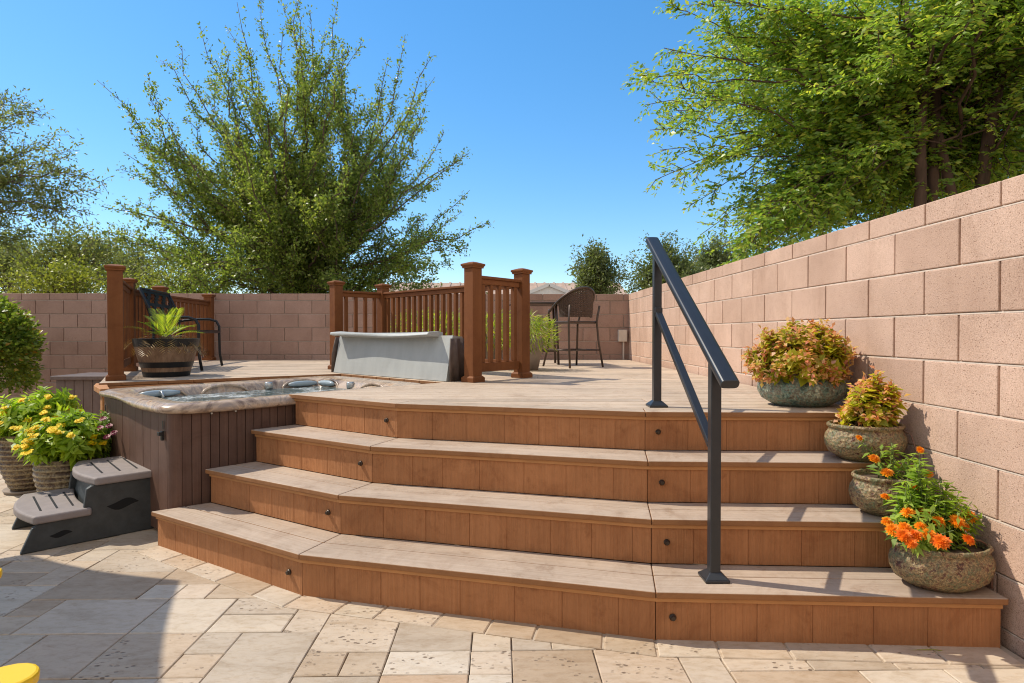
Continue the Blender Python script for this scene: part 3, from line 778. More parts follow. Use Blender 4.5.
m = MB(); m.add([sp(.575,.035,.01),sp(.575,SW-.035,.01),sp(.575,SW-.035,.31),sp(.575,.035,.31)],[(0,1,2,3)]); m.add([sp(.27,.035,.155),sp(.27,SW-.035,.155),sp(.30,SW-.035,.31),sp(.30,.035,.31)],[(0,1,2,3)])
m.build('back_panel', M['blackpl'], st)
for a0, a1, z in ((.0,.285,.152),(.265,.625,.316)):
    m = MB(); cc = []
    n = 12
    for k in range(n+1):
        t = k/n; b = -.02 + (SW+.04)*t; bow = .06*math.sin(PI*t); cc.append((a0-bow+.035 - .0*t, b))
    fr = cc; bk = [(a1 + (-.03*math.sin(PI*(1-k/n)) if z < .2 else 0), -.02+(SW+.04)*(1-k/n)) for k in range(n+1)]
    # tread split in strips by three slots
    poly = fr + bk; nn_ = len(poly)
    z0, z1 = z, z+.045
    vs = [sp(a,b,z0) for a,b in poly] + [sp(a,b,z1) for a,b in poly]
    m.add(vs, [tuple(range(nn_)), tuple(range(2*nn_-1,nn_-1,-1))] + [(i,nn_+i,nn_+(i+1)%nn_,(i+1)%nn_) for i in range(nn_)])
    tr = m.build('step_tread', M['stepmat'], st, bevel=.012, seg=3)
    for a in ((a0+.075, a0+.145, a0+.215) if z < .2 else (a0+.085, a0+.17, a0+.255)):
        s3 = MB(); w = .005; q0, q1 = .10, SW-.10
        s3.add([sp(a-w,q0,z1+.0012),sp(a+w,q0,z1+.0012),sp(a+w,q1,z1+.0012),sp(a-w,q1,z1+.0012), sp(a-w,q0,z1-.006),sp(a+w,q0,z1-.006),sp(a+w,q1,z1-.006),sp(a-w,q1,z1-.006)],
               [(0,1,2,3),(0,4,5,1),(1,5,6,2),(2,6,7,3),(3,7,4,0)])
        s3.build('slot', M['black'], tr)

# ------------------------------------------------------------------ plants
def flower_quads(r, c, nrm, rad, rings=4, per=11, petal=.55, dome=.5):
    """zinnia like head: rings of petals on a dome"""
    nrm = np.array(Vector(nrm).normalized()); a = np.cross(nrm,[.3,.2,1.0]); a /= np.linalg.norm(a); b = np.cross(nrm,a); P,D,N,L,W = [],[],[],[],[]
    for k in range(rings):
        f = k/max(1,rings-1); lift = dome*f*rad; rr = rad*(1-.75*f)
        for i in range(per-2*k):
            t = 2*PI*(i+.5*(k%2))/(per-2*k) + r.uniform(-.12,.12); o = a*math.cos(t)+b*math.sin(t); tilt = .15+.9*f
            d = o*math.cos(tilt)+nrm*math.sin(tilt)
            P.append(np.array(c)+nrm*lift*.8+o*rr*.12); D.append(d); N.append(nrm*math.cos(tilt)-o*math.sin(tilt)); L.append(rr*r.uniform(.85,1.05)); W.append(rad*petal*(1-.35*f))
    return leafq(P,D,N,L,W,fold=.1,mid=.6)

def stem_plant(r, soil_c, soil_r, tips, leafL, leafW, per, stem_up=.6, start=.25, droop=.15):
    """stems from the soil to tips with opposite leaf pairs; returns stems (polylines) and quads"""
    stems, P, D, N, L, W = [], [], [], [], [], []
    for tp in tips:
        tp = np.array(tp,float); a = r.uniform(0,2*PI); q = math.sqrt(r.random())
        p0 = np.array([soil_c[0]+soil_r[0]*q*math.cos(a), soil_c[1]+soil_r[1]*q*math.sin(a), soil_c[2]])
        p0 = p0*.5 + .5*np.array([min(max(tp[0],soil_c[0]-soil_r[0]*.8),soil_c[0]+soil_r[0]*.8), min(max(tp[1],soil_c[1]-soil_r[1]*.8),soil_c[1]+soil_r[1]*.8), soil_c[2]])
        mid = p0*.5+tp*.5; mid[2] = p0[2]+(tp[2]-p0[2])*stem_up
        pts = [(1-t)**2*p0+2*t*(1-t)*mid+t*t*tp for t in np.linspace(0,1,7)]; stems.append(pts)
        ln = np.linalg.norm(tp-p0); n = max(3,int(per*ln))
        for i in range(n):
            t = start + (1-start)*(i+r.random()*.6)/n; t = min(t,1); k = min(5,int(t*6)); f = t*6-k
            pos = pts[k]*(1-f)+pts[k+1]*f; tan = unit((pts[k+1]-pts[k])[None])[0]
            ph = i*PI/2 + r.uniform(-.5,.5); s1 = np.cross(tan,[.2,.1,1.]) ; s1 = s1/max(np.linalg.norm(s1),1e-6); s2 = np.cross(tan,s1)
            for sg in (1,-1):
                o = sg*(s1*math.cos(ph)+s2*math.sin(ph)); d = o*.9+tan*r.uniform(.2,.7)-np.array([0,0,droop*r.random()*2])
                P.append(pos); D.append(d); N.append(tan+np.array([0,0,.5])+np.array([r.uniform(-.4,.4) for _ in range(3)])); k2 = r.uniform(.7,1.15)*(1 if t < .85 else .75); L.append(leafL*k2); W.append(leafW*k2)
    return stems, leafq(P,D,N,L,W)

def dome_tips(r, c, rad, n, zmin=-.1, shell=.55):
    out = []
    while len(out) < n:
        v = np.array([r.gauss(0,1) for _ in range(3)]); v /= np.linalg.norm(v)
        if v[2] < zmin: continue
        k = r.uniform(shell,1.0)*(1+.12*math.sin(5*v[0]+3*v[1])); out.append((c[0]+v[0]*rad[0]*k, c[1]+v[1]*rad[1]*k, c[2]+v[2]*rad[2]*k))
    return out
def bowl(par, c, z, sx, sy, h, m, rz=0.0):
    p = MB(); pr = [(.60,0),(.74,.02*h/.2),(.90,.22*h),(.985,.42*h),(1.0,.55*h),(.975,.69*h),(.91,.80*h),(.875,.86*h),(.915,.895*h),(.945,.94*h),(.935,.985*h),(.90,1.01*h),(.86,.995*h),(.84,.93*h),(.85,.80*h)]
    p.lathe(pr, (c[0],c[1],z+.001), 56, sx, sy, rz, wob=lambda t, zz: 1+.012*math.sin(3*t+9*zz)+.006*math.sin(17*t+31*zz))
    po = p.build('pot', m, par, smooth=True)
    s = MB(); s.lathe([(.84,.86*h),(.5,.90*h),(.2,.88*h),(0.0001,.90*h)], (c[0],c[1],z+.001), 30, sx, sy, rz); s.build('soil', M['soil'], par, smooth=True)
def stems_mesh(par, stems, m, r0=.003):
    b = MB()
    for s in stems: b.tube([tuple(p) for p in s], [r0*(1-.5*i/(len(s)-1)) for i in range(len(s))], 5)
    b.build('stems', m, par, smooth=True)
M['stem'] = simple('green stem', (.13,.17,.04), .6)
M['stem2'] = simple('brown stem', (.17,.10,.05), .7)

GP = 'potted plants standing up the right side of the steps'
# 1: coleus on the deck
r = random.Random(21)
t = thing('potted_coleus', (1.665,3.22,ZD), 'largest bushy pink and yellow coleus in a wide green glazed bowl on the deck edge', 'potted plant', GP)
bowl(t, (1.665,3.22), ZD, .235, .19, .185, M['potA'])
tips = dome_tips(r, (1.665,3.22,ZD+.205), (.285,.25,.27), 235, -.2, .45); S_, Q = stem_plant(r, (1.665,3.22,ZD+.16), (.18,.15), tips, .060, .046, 44, .75, .3, .25)
stems_mesh(t, S_, M['stem2']); leaves('foliage', Q, M['col1'], t)
P,D,N = [],[],[]
for tp in tips:
    for i in range(16):
        o = np.array([r.gauss(0,1),r.gauss(0,1),r.gauss(.2,.8)]); o /= np.linalg.norm(o); P.append(np.array(tp)+o*.012+np.array([0,0,r.uniform(-.035,.02)])); D.append(o+np.array([0,0,-.1])); N.append([r.uniform(-.6,.6),r.uniform(-.6,.6),1])
leaves('pink_new_growth', leafq(P,D,N,[r.uniform(.022,.038) for _ in P],[r.uniform(.016,.026) for _ in P]), M['col2'], t)
P,D,N = [],[],[]
for i in range(90):
    a = r.uniform(PI*.95,PI*1.45); P.append((1.665+.20*math.cos(a),3.22+.165*math.sin(a),ZD+.18)); D.append((math.cos(a)+r.uniform(-.6,.6),math.sin(a)+r.uniform(-.5,.5),r.uniform(-.4,.5))); N.append((r.uniform(-1,1),r.uniform(-1,1),1))
leaves('magenta_trailing_leaves', leafq(P,D,N,[r.uniform(.03,.06) for _ in P],[.006]*90), M['col3'], t)
# 2: small coleus on the third tread
r = random.Random(22)
t = thing('potted_coleus', (1.725,2.745,3*RISE), 'smaller pink and yellow coleus in a brown glazed bowl one step below the deck', 'potted plant', GP)
bowl(t, (1.725,2.745), 3*RISE, .182, .138, .168, M['potB'])
tips = dome_tips(r, (1.755,2.75,3*RISE+.20), (.13,.125,.195), 80, -.1, .5); S_, Q = stem_plant(r, (1.745,2.745,3*RISE+.15), (.10,.08), tips, .058, .042, 46, .75, .3, .3)
stems_mesh(t, S_, M['stem2']); leaves('foliage', Q, M['col1'], t)
P,D,N = [],[],[]
for tp in tips:
    for i in range(13):
        o = np.array([r.gauss(0,1),r.gauss(0,1),r.gauss(.2,.8)]); o /= np.linalg.norm(o); P.append(np.array(tp)+o*.010+np.array([0,0,r.uniform(-.03,.015)])); D.append(o+np.array([0,0,-.1])); N.append([r.uniform(-.6,.6),r.uniform(-.6,.6),1])
leaves('pink_new_growth', leafq(P,D,N,[r.uniform(.02,.034) for _ in P],[r.uniform(.014,.023) for _ in P]), M['col2'], t)
# 3, 4: zinnias
def zinnia(seed, c, z, sx, sy, h, label, flowers, tips, soil, leafL, nleaf):
    r = random.Random(seed); t = thing('potted_zinnia', (c[0],c[1],z), label, 'potted plant', GP)
    bowl(t, c, z, sx, sy, h, M['potB'])
    allt = tips + [(f[0]-.0,f[1]+.004,f[2]-.012) for f in flowers]
    S_, Q = stem_plant(r, (soil[0],soil[1],z+h*.86), (soil[2],soil[3]), allt, leafL, leafL*.36, nleaf, .7, .15, .3)
    stems_mesh(t, S_, M['stem']); leaves('foliage', Q, M['zin'], t)
    for f in flowers:
        q = flower_quads(r, f[:3], (r.uniform(-.5,.2), r.uniform(-.9,-.35), r.uniform(.45,1.0)), f[3]*.82, rings=6, per=17, petal=.40, dome=.75)
        leaves('flower', q, M['redor'] if f[4] else M['orange'], t)
fl3 = [W3(874,459,2.50)+(.030,0), W3(887,473,2.47)+(.032,0), W3(885,497,2.43)+(.024,0), W3(859,433+5,2.62)+(.02,0)]
zinnia(31, (1.715,2.55), 2*RISE, .170, .12, .172, 'orange zinnia in a tilted looking mossy brown bowl, second lowest on the steps', fl3,
       dome_tips(random.Random(4), (1.74,2.55,2*RISE+.22), (.10,.09,.13), 10, 0), (1.73,2.55,.09,.06), .05, 30)
fl4 = []
rr = random.Random(77)
for px, py, Y, rad, red in ((908,513,2.30,.034,0),(924,513,2.31,.036,0),(938,522,2.26,.036,0),(957,522,2.24,.038,0),(969,517,2.28,.037,0),(968,540,2.20,.030,1),
        (941,542,2.16,.040,1),(887,522,2.30,.028,0),(893,530,2.24,.036,0),(904,536,2.18,.036,1),(914,536,2.19,.038,1),(929,535,2.20,.034,0),(905,528,2.22,.032,0),(921,527,2.24,.030,0),(963,526,2.25,.030,1),(911,543,2.16,.028,1),
        (920,450,2.36,.020,0),(928,474,2.36,.024,0),(915,487,2.34,.020,0)):
    fl4.append(W3(px,py,Y)+(rad,red))
tp4 = []
for px, py, Y in ((915,462,2.36),(930,480,2.36),(945,482,2.36),(958,492,2.33),(968,500,2.30),(975,512,2.27),(950,488,2.35),(905,490,2.36),(895,500,2.36),(935,495,2.33),(922,498,2.33),(900,512,2.32),(943,505,2.30),(955,507,2.29),(930,508,2.30),(915,505,2.31),(889,510,2.33),(980,526,2.24),(907,475,2.38),(925,468,2.37),(965,510,2.26),(940,515,2.25),(918,520,2.24),(950,532,2.18),(935,528,2.2)):
    for k in range(3): 
        q = W3(px+rr.uniform(-7,7),py+rr.uniform(-6,8),Y+rr.uniform(-.05,.05)); tp4.append(q)
zinnia(32, (1.735,2.272), RISE, .192, .132, .168, 'leafy orange zinnia with many blooms in the brown bowl on the bottom step', fl4, tp4, (1.70,2.31,.13,.07), .055, 40)
# irrigation tube running past the pots
ir = MB(); pts = [(1.905,3.0,ZD+.16),(1.86,2.96,ZD+.19),(1.83,2.86,ZD+.02),(1.86,2.7,3*RISE+.15),(1.885,2.66,3*RISE+.13),(1.90,2.6,3*RISE-.04),(1.89,2.42,2*RISE+.05)]
ir.tube(pts, .0035, 6)
tag(ir.build('irrigation_tube', M['tube'], smooth=True), 'thin brown irrigation tube looping between the middle pots beside the wall', 'tube', 'irrigation tubes')
ir = MB(); pts = []
for k in range(15):
    s_ = k/14; a = s_*PI*1.05; pts.append((1.80+.112*math.sin(min(a,PI*.5)) - (.02*max(0,s_-.5)), 2.26-.03*s_, RISE+.185 - .02*s_ - .16*max(0,s_-.25)/.75))
ir.tube(pts, .0045, 6); tag(ir.build('irrigation_tube', M['tube'], smooth=True), 'brown irrigation tube hanging from the zinnia bowl down beside the bottom step', 'tube', 'irrigation tubes')

# yellow flowering pots left of the tub
GY = 'ribbed pots of yellow flowers beside the hot tub'
def ribbed(seed, c, R_, h, label, bc, br, nf, extra=None):
    r = random.Random(seed); t = thing('flower_pot', (c[0],c[1],0), label, 'potted plant', GY)
    prof = []
    for k in range(97):
        f = k/96; rad = R_*(.60+.42*math.sin(min(1,f*1.12)*PI*.56)**.9) if f < .93 else R_*(1.0-.02*(f-.93)/.07)
        prof.append((rad*(1+.020*math.sin(2*PI*10/.36*(h*f+.02))), h*f+.02))
    prof += [(R_*.92,h+.02),(R_*.90,h-.05)]
    p = MB(); p.lathe(prof, (c[0],c[1],0), 52, wob=lambda a, z: 1+.006*math.sin(9*a+70*z)+.005*math.sin(23*a)); p.build('pot', M['potC'], t, smooth=True)
    s = MB(); s.lathe([(R_*.90,h-.03),(.0001,h-.02)], (c[0],c[1],0), 24); s.build('soil', M['soil'], t)
    s = MB(); s.lathe([(R_*.62,0.0),(R_*.80,.004),(R_*.84,.022),(R_*.80,.026),(R_*.5,.012)], (c[0],c[1],.001), 36); s.build('saucer', M['potD'], t, smooth=True)
    tips = dome_tips(r, bc, br, 120, -.05, .5); S_, Q = stem_plant(r, (c[0],c[1],h-.03), (R_*.75,R_*.75), tips, .085, .034, 44, .8, .2, .3)
    stems_mesh(t, S_, M['stem']); leaves('foliage', Q, M['lant'], t)
    cand = [tp for tp in tips if tp[1] < bc[1]+.05 and tp[2] < bc[2]+br[2]*.75]
    r.shuffle(cand)
    for f in cand[:nf]:
        q = np.concatenate([flower_quads(r, (f[0]+r.uniform(-.018,.018), f[1]-.03+r.uniform(-.016,.016), f[2]+.02+r.uniform(-.010,.010)), (r.uniform(-.4,.4),-.6,1), .017, rings=2, per=8, petal=.7, dome=.4) for _ in range(6)])
        leaves('flower', q, M['gold'], t)
    return t, r
ribbed(41, (W3(68,400,4.02)[0],4.02), .185, .34, 'nearer ribbed clay pot overflowing with yellow lantana flowers, right behind the step stool', (W3(66,400,3.98)[0],3.98,.44), (.29,.25,.23), 40)
ribbed(42, (W3(30,400,4.52)[0],4.52), .20, .42, 'left ribbed clay pot with tall lime green leafy stems', (W3(40,400,4.50)[0],4.50,.50), (.38,.30,.29), 20)
# variegated filler with pink blooms against the tub corner
r = random.Random(43); VX = W3(101,400,4.22)[0]; t = thing('potted_verbena', (VX,4.22,0), 'small pale leaved plant with pink blooms squeezed against the hot tub corner', 'potted plant')
p = MB(); p.lathe([(.085,0),(.11,.12),(.125,.26),(.13,.30),(.12,.31),(.112,.28)], (VX,4.22,.001), 30); p.build('pot', M['potC'], t, smooth=True)
tips = dome_tips(r, (VX+.01,4.12,.50), (.14,.13,.17), 60, -.5, .6); S_, Q = stem_plant(r, (VX,4.22,.28), (.08,.08), tips, .04, .018, 60, .8, .2, .3)
stems_mesh(t, S_, M['stem']); leaves('foliage', Q, M['zin'], t)
for px, py in ((103,419),(109,426),(114,433),(100,428),(107,437)):
    c = W3(px, py, 3.99); leaves('flower', flower_quads(r, c, (0,-.6,.8), .024, 3, 9, .6, .5), M['pink'], t)

# barrel planter with palm
bx, by = -3.10, 5.52
t = thing('barrel_planter', (bx,by,ZD), 'half barrel planter with black hoops holding a small palm', 'planter')
def stave(t_, z): return 1+.004*abs(math.sin(t_*13))
p = MB(); p.lathe([(.185,0),(.205,.08),(.232,.17),(.252,.25),(.268,.335),(.262,.345),(.245,.343),(.238,.30)], (bx,by,ZD+.001), 104, wob=stave); p.build('staves', M['barrel'], t, smooth=False)
for z0, z1, ra, rb in ((0,.045,.189,.199),(.085,.135,.211,.225),(.275,.347,.262,.274)):
    b = MB(); b.lathe([(ra-.008,z0),(ra,z0),(rb,z1),(rb-.012,z1)], (bx,by,ZD+.0015), 52); b.build('hoop', M['iron'], t, smooth=False)
s = MB(); s.lathe([(.245,.31),(.0001,.325)], (bx,by,ZD), 24); s.build('soil', M['soil'], t)
r = random.Random(51); P,D,N,L,W = [],[],[],[],[]; P2,D2,N2,L2,W2 = [],[],[],[],[]
for i in range(30):
    a = r.uniform(0,2*PI); dry = i >= 13; el = r.uniform(.35,1.15) if not dry else r.uniform(.05,.5); ln = r.uniform(.24,.36) if not dry else r.uniform(.28,.42)
    h = np.array([math.cos(a)*math.cos(el),math.sin(a)*math.cos(el),math.sin(el)]); pos = np.array([bx,by,ZD+.33])
    for k in range(16):
        pos = pos + h*ln/16; h = h + np.array([0,0,-.045 if not dry else -.09]); h /= np.linalg.norm(h)
        if k < 3: continue
        s1 = np.cross(h,[0,0,1]); s1 /= max(np.linalg.norm(s1),1e-5)
        for sg in (1,-1):
            X = (P2,D2,N2,L2,W2) if dry else (P,D,N,L,W)
            X[0].append(pos); X[1].append(s1*sg*.7+h+np.array([0,0,.25])); X[2].append(np.cross(s1*sg,h)*sg+np.array([0,0,.3])); X[3].append(.15*math.sin(PI*(k+2)/19)); X[4].append(.009)
leaves('fronds', leafq(P,D,N,L,W), M['palm'], t); leaves('dry_fronds', leafq(P2,D2,N2,L2,W2), M['dry'], t)
p = MB(); p.tube([(bx,by,ZD+.31),(bx,by,ZD+.36),(bx,by,ZD+.40)],[.05,.045,.02],10); p.build('trunk', M['bark'], t)

# grassy plants in pots behind the railing
for i, (x, y, w, hh, lab, seed) in enumerate([
    (.30,6.35,.27,.62,'chartreuse grassy plant in a grey pot beside the bar stool',61),
    (-.12,6.62,.28,.66,'grassy yellow green plant seen through the short gate panel of the railing',62),
    (-.66,6.98,.30,.68,'grassy yellow green plant seen through the long railing, nearest the corner post',63),
    (-1.05,7.42,.30,.70,'grassy yellow green plant farthest left behind the long railing',64)]):
    r = random.Random(seed); t = thing('potted_grass', (x,y,ZD), lab, 'potted plant', 'grassy plants behind the railing')
    p = MB(); p.lathe([(.105,0),(.13,.12),(.155,.27),(.17,.33),(.16,.335),(.148,.30)], (x,y,ZD+.001), 30); p.build('pot', M['potD'], t, smooth=True)
    s = MB(); s.lathe([(.15,.30),(.0001,.31)], (x,y,ZD), 20); s.build('soil', M['soil'], t)
    P,D,N,L,W = [],[],[],[],[]
    for k in range(900):
        a = r.uniform(0,2*PI); q = math.sqrt(r.random()); zz = r.uniform(.28,hh)
        f = (zz-.28)/(hh-.28); rad = w*(.55+.5*math.sin(PI*min(1,f*.8+.15)))*q
        P.append((x+rad*math.cos(a), y+rad*math.sin(a), ZD+zz-.04)); D.append((math.cos(a)*r.uniform(.2,1),math.sin(a)*r.uniform(.2,1),r.uniform(-.9,.7))); N.append((r.uniform(-1,1),r.uniform(-1,1),1)); L.append(r.uniform(.07,.14)); W.append(r.uniform(.008,.014))
    leaves('foliage', leafq(P,D,N,L,W), M['grass'], t)
    b = MB()
    for k in range(9):
        a = r.uniform(0,2*PI); b.tube([(x+.05*math.cos(a),y+.05*math.sin(a),ZD+.29),(x+w*.5*math.cos(a),y+w*.5*math.sin(a),ZD+hh*.9)],[.004,.002],5)
    b.build('stems', M['stem'], t)

# ------------------------------------------------------------------ bench (black metal)
bn = thing('garden_bench', (-3.55,6.75,ZD), 'black metal garden bench with pierced back panel facing the tub', 'bench')
f0, f1 = Vector((-3.17,6.28)), Vector((-3.40,7.22)); bd = (f1-f0).normalized(); bb = Vector((-bd.y, bd.x))
def bp(a, b, z): q = f0 + bd*a + bb*b; return (q.x,q.y,ZD+z)
BL = (f1-f0).length
for a in (0.0, BL):
    m = MB(); m.tube([bp(a,-.01,0.001),bp(a,.015,.15),bp(a,.02,.36),bp(a,.02,.48),bp(a,.05,.54),bp(a,.12,.565),bp(a,.25,.565),bp(a,.40,.55),bp(a,.455,.535)], .015, 8); m.build('arm_and_front_leg', M['iron'], bn, smooth=True)
    m = MB(); m.tube([bp(a,.50,0.001),bp(a,.45,.2),bp(a,.44,.42),bp(a,.48,.65),bp(a,.57,.865)], .015, 8); m.build('rear_leg', M['iron'], bn, smooth=True)
m = MB()
for k in range(9):
    b0 = .03+.055*k; m.beam(bp(.0,b0,.425),bp(BL,b0,.425),.04,.012)
m.beam(bp(0,.02,.415),bp(BL,.02,.415),.02,.035); m.build('seat', M['iron'], bn)
bk = MB(); r = random.Random(8); nc, nr = 18, 8
for i in range(nc):
    for j in range(nr):
        if 1 <= i < nc-1 and 1 <= j < nr-1 and (i*7+j*3) % 5 in (0,2,3) and not (j == 3): continue
        z0, z1 = .585+.272*j/nr, .585+.272*(j+1)/nr; o = lambda z: .44+.12*(z-.45)/.4
        a0, a1 = .02+(BL-.04)*i/nc, .02+(BL-.04)*(i+1)/nc
        bk.add([bp(a0,o(z0),z0),bp(a1,o(z0),z0),bp(a1,o(z1),z1),bp(a0,o(z1),z1),bp(a0,o(z0)+.012,z0),bp(a1,o(z0)+.012,z0),bp(a1,o(z1)+.012,z1),bp(a0,o(z1)+.012,z1)],[(0,3,2,1),(4,5,6,7),(0,1,5,4),(1,2,6,5),(2,3,7,6),(3,0,4,7)])
bk.build('back_panel', M['iron'], bn)
m = MB(); m.tube([bp(0,.567,.862),bp(BL,.567,.862)], .014, 8); m.build('back_rail', M['iron'], bn, smooth=True)

# ------------------------------------------------------------------ bar stool and bistro table
sx_, sy_, srz = .855, 6.98, R(30)
bs = thing('bar_stool', (sx_,sy_,ZD), 'brown bar stool with curved woven wicker back', 'bar stool')
def bq(x,y,z): return (sx_+x*math.cos(srz)-y*math.sin(srz), sy_+x*math.sin(srz)+y*math.cos(srz), ZD+z)
for sx2 in (-1,1):
    m = MB(); m.tube([bq(sx2*.24,-.27,.001),bq(sx2*.215,-.22,.3),bq(sx2*.205,-.20,.53),bq(sx2*.215,-.235,.72)], .013, 8); m.build('leg', M['bronze'], bs, smooth=True)
    m = MB(); m.tube([bq(sx2*.25,.25,.001),bq(sx2*.215,.19,.26),bq(sx2*.205,.17,.50),bq(sx2*.235,.16,.62),bq(sx2*.25,.13,.675)], .013, 8); m.build('leg', M['bronze'], bs, smooth=True)
m = MB(); m.prism([(bq(a,b,0)[0],bq(a,b,0)[1]) for a,b in ((-.21,-.19),(.21,-.19),(.225,.10),(.19,.20),(-.19,.20),(-.225,.10))], ZD+.51, ZD+.54); m.build('seat', M['bronze'], bs, bevel=.008)
rim_pts = []
def rimz(t): return .66 + .265*math.cos(t*.82)**1.3 if abs(t) < 1.9 else .66
for k in range(25):
    t = -1.9+3.8*k/24; rim_pts.append(bq(.265*math.sin(t), -.265*math.cos(t)+.02, rimz(t)))
m = MB(); m.tube(rim_pts, .014, 8); m.build('back_rim', M['bronze'], bs, smooth=True)
m = MB()
def bsurf(t, f): zt = rimz(t); zb = .585; return (.255*math.sin(t)*(.93+.07*f), (-.255*math.cos(t)+.02)*(.93+.07*f), zb+(zt-zb)*f)
for k in range(30):
    t = -1.25+2.5*k/29
    m.tube([bq(*bsurf(t,f)) for f in (0,.33,.66,1)], .0075, 4)
for j in range(16):
    f = (j+.5)/16; m.tube([bq(*bsurf(-1.28+2.56*k/16,f)) for k in range(17)], .0085, 4)
m.build('woven_back', M['wicker'], bs)
m = MB()
for z_, q in ((.20,.225),(.585,.24)):
    if z_ < .3:
        m.tube([bq(-.225,-.235,z_),bq(.225,-.235,z_)],.009,6); m.tube([bq(-.225,.21,z_),bq(.225,.21,z_)],.009,6); m.tube([bq(-.225,-.235,z_),bq(-.225,.21,z_)],.009,6); m.tube([bq(.225,-.235,z_),bq(.225,.21,z_)],.009,6)
m.build('footrest', M['bronze'], bs, smooth=True)
tx, ty = .48, 7.62
tb = thing('bistro_table', (tx,ty,ZD), 'small dark bar height table half hidden behind the bar stool', 'table')
m = MB(); m.box((tx,ty,ZD+.775),(.66,.60,.03),R(8)); m.build('tabletop', M['bronze'], tb, bevel=.008)
for a,b in ((-1,-1),(1,-1),(1,1),(-1,1)):
    m = MB(); m.tube([(tx+a*.25,ty+b*.22,ZD+.001),(tx+a*.22,ty+b*.19,ZD+.76)], .016, 8); m.build('leg', M['bronze'], tb, smooth=True)
m = MB(); m.beam((tx-.24,ty-.21,ZD+.17),(tx+.24,ty-.21,ZD+.17),.02,.02); m.beam((tx-.24,ty+.21,ZD+.17),(tx+.24,ty+.21,ZD+.17),.02,.02); m.build('stretcher', M['bronze'], tb)

# ------------------------------------------------------------------ small things
ub_ = thing('utility_box', (1.84,WY-.05,ZD+.3), 'small grey electrical box with conduit in the far wall corner', 'electrical box')
m = MB(); m.box((1.83,WY-.045,ZD+.36),(.13,.08,.18)); m.build('box', M['utility'], ub_, bevel=.008)
m = MB(); m.tube([(1.85,WY-.03,ZD+.27),(1.85,WY-.03,ZD+.0)],.014,8); m.build('conduit', M['utility'], ub_)
db = thing('deck_box', (-4.25,6.25,0), 'grey brown plank storage box with flat lid behind the flower pots', 'storage box')
m = MB(); plank_side((-4.46,5.98),(-3.92,5.98),6,.02,.72,m); plank_side((-4.46,6.5),(-4.46,5.98),5,.02,.72,m); plank_side((-3.92,5.98),(-3.92,6.10),1,.02,.72,m); m.box((-4.19,6.25,.36),(.48,.44,.68)); m.build('plank_body', M['boxp'], db, bevel=.003)
m = MB(); m.box((-4.19,6.22,.742),(.60,.56,.04)); m.build('lid', M['boxp'], db, bevel=.008)

lf = leafq([(1.52,2.150,.007)],[(1,-.02,.03)],[(0,0,1)],[.20],[.006])
tag(leaves('fallen_leaf', lf, M['grass']), 'yellow green leaf blade lying at the foot of the bottom step', 'leaf')

# yellow garden chair, mostly outside the frame at lower left
yc = thing('garden_chair', (-1.33,1.25,0), 'bright yellow plastic slatted garden chair cut off at the lower left', 'chair')
fd = Vector((.714,.70)); sd = Vector((.70,-.714)); co = Vector((-1.275,1.30))
def yp(a,b,z): q = co + fd*a + sd*b; return Vector((q.x,q.y,z))
def slatb(m, p, q, w, th, up=(0,0,1)):
    p, q, up = Vector(p), Vector(q), Vector(up); d = (q-p).normalized(); a = d.cross(up).normalized(); b = a.cross(d); n = 8; o = len(m.v); loop = []
    L = (q-p).length
    for k in range(n+1):
        t = -PI/2+PI*k/n; loop.append((L-w/2+math.cos(t)*w/2, math.sin(t)*w/2))
    loop += [(0,w/2),(0,-w/2)]; nn2 = len(loop)
    vs = [p+d*x+a*y-b*th/2 for x,y in loop]+[p+d*x+a*y+b*th/2 for x,y in loop]
    m.add(vs, [tuple(range(nn2-1,-1,-1)),tuple(range(nn2,2*nn2))]+[(i,(i+1)%nn2,nn2+(i+1)%nn2,nn2+i) for i in range(nn2)])
for b in (-.34,.34):
    m = MB(); slatb(m, yp(-.50,b,.55), yp(.17,b*1.02,.52), .10, .024); m.build('armrest', M['yellow'], yc, bevel=.006)
    m = MB(); m.beam(yp(-.02,b*.92,0.001), yp(-.02,b*.92,.508), .07,.03,(sd.x,sd.y,0)); m.build('front_leg', M['yellow'], yc, bevel=.004)
    m = MB(); m.beam(yp(-.06,b*.84,.33), yp(-.62,b*.84,.06), .03,.10); m.build('side_rail', M['yellow'], yc, bevel=.004)
m = MB()
for k in range(5): m.beam(yp(-.055-.105*k,-.27,.385-.036*k), yp(-.055-.105*k,.27,.385-.036*k), .09,.022,(fd.x*.3,fd.y*.3,1))
m.build('seat', M['yellow'], yc, bevel=.008)
for k in range(5):
    b = (k-2)*.115; m = MB(); slatb(m, yp(-.40,b*.8,.20), yp(-.72,b*1.15,1.02-.03*abs(k-2)), .095,.02,(fd.x,fd.y,.3)); m.build('back_slat', M['yellow'], yc, bevel=.005)

# garden parasol outside the frame: casts the octagonal shade on the lower left paving
pc = Vector((-4.29,2.37)); PR = 1.40
ps = thing('garden_parasol', (pc.x-.0,pc.y,0), 'beige octagonal garden parasol standing left of the view', 'parasol')
ang0 = math.atan2(1.04, .94)
m = MB(); ap = (pc.x,pc.y,2.78); ring = []
for k in range(8):
    for j in range(6):
        a, b = ang0+k*PI/4, ang0+(k+1)*PI/4; t_ = j/6; p = Vector((math.cos(a),math.sin(a))).lerp(Vector((math.cos(b),math.sin(b))),t_); sag = 1-.035*math.sin(PI*t_)
        ring.append((pc.x+p.x*PR*sag, pc.y+p.y*PR*sag, 2.30+.03*math.sin(PI*t_)))
m.v = [ap]+ring; m.f = [(0,1+i,1+(i+1)%48) for i in range(48)]
o = m.build('canopy', M['canvas'], ps); sm = o.modifiers.new('thick','SOLIDIFY'); sm.thickness = .004
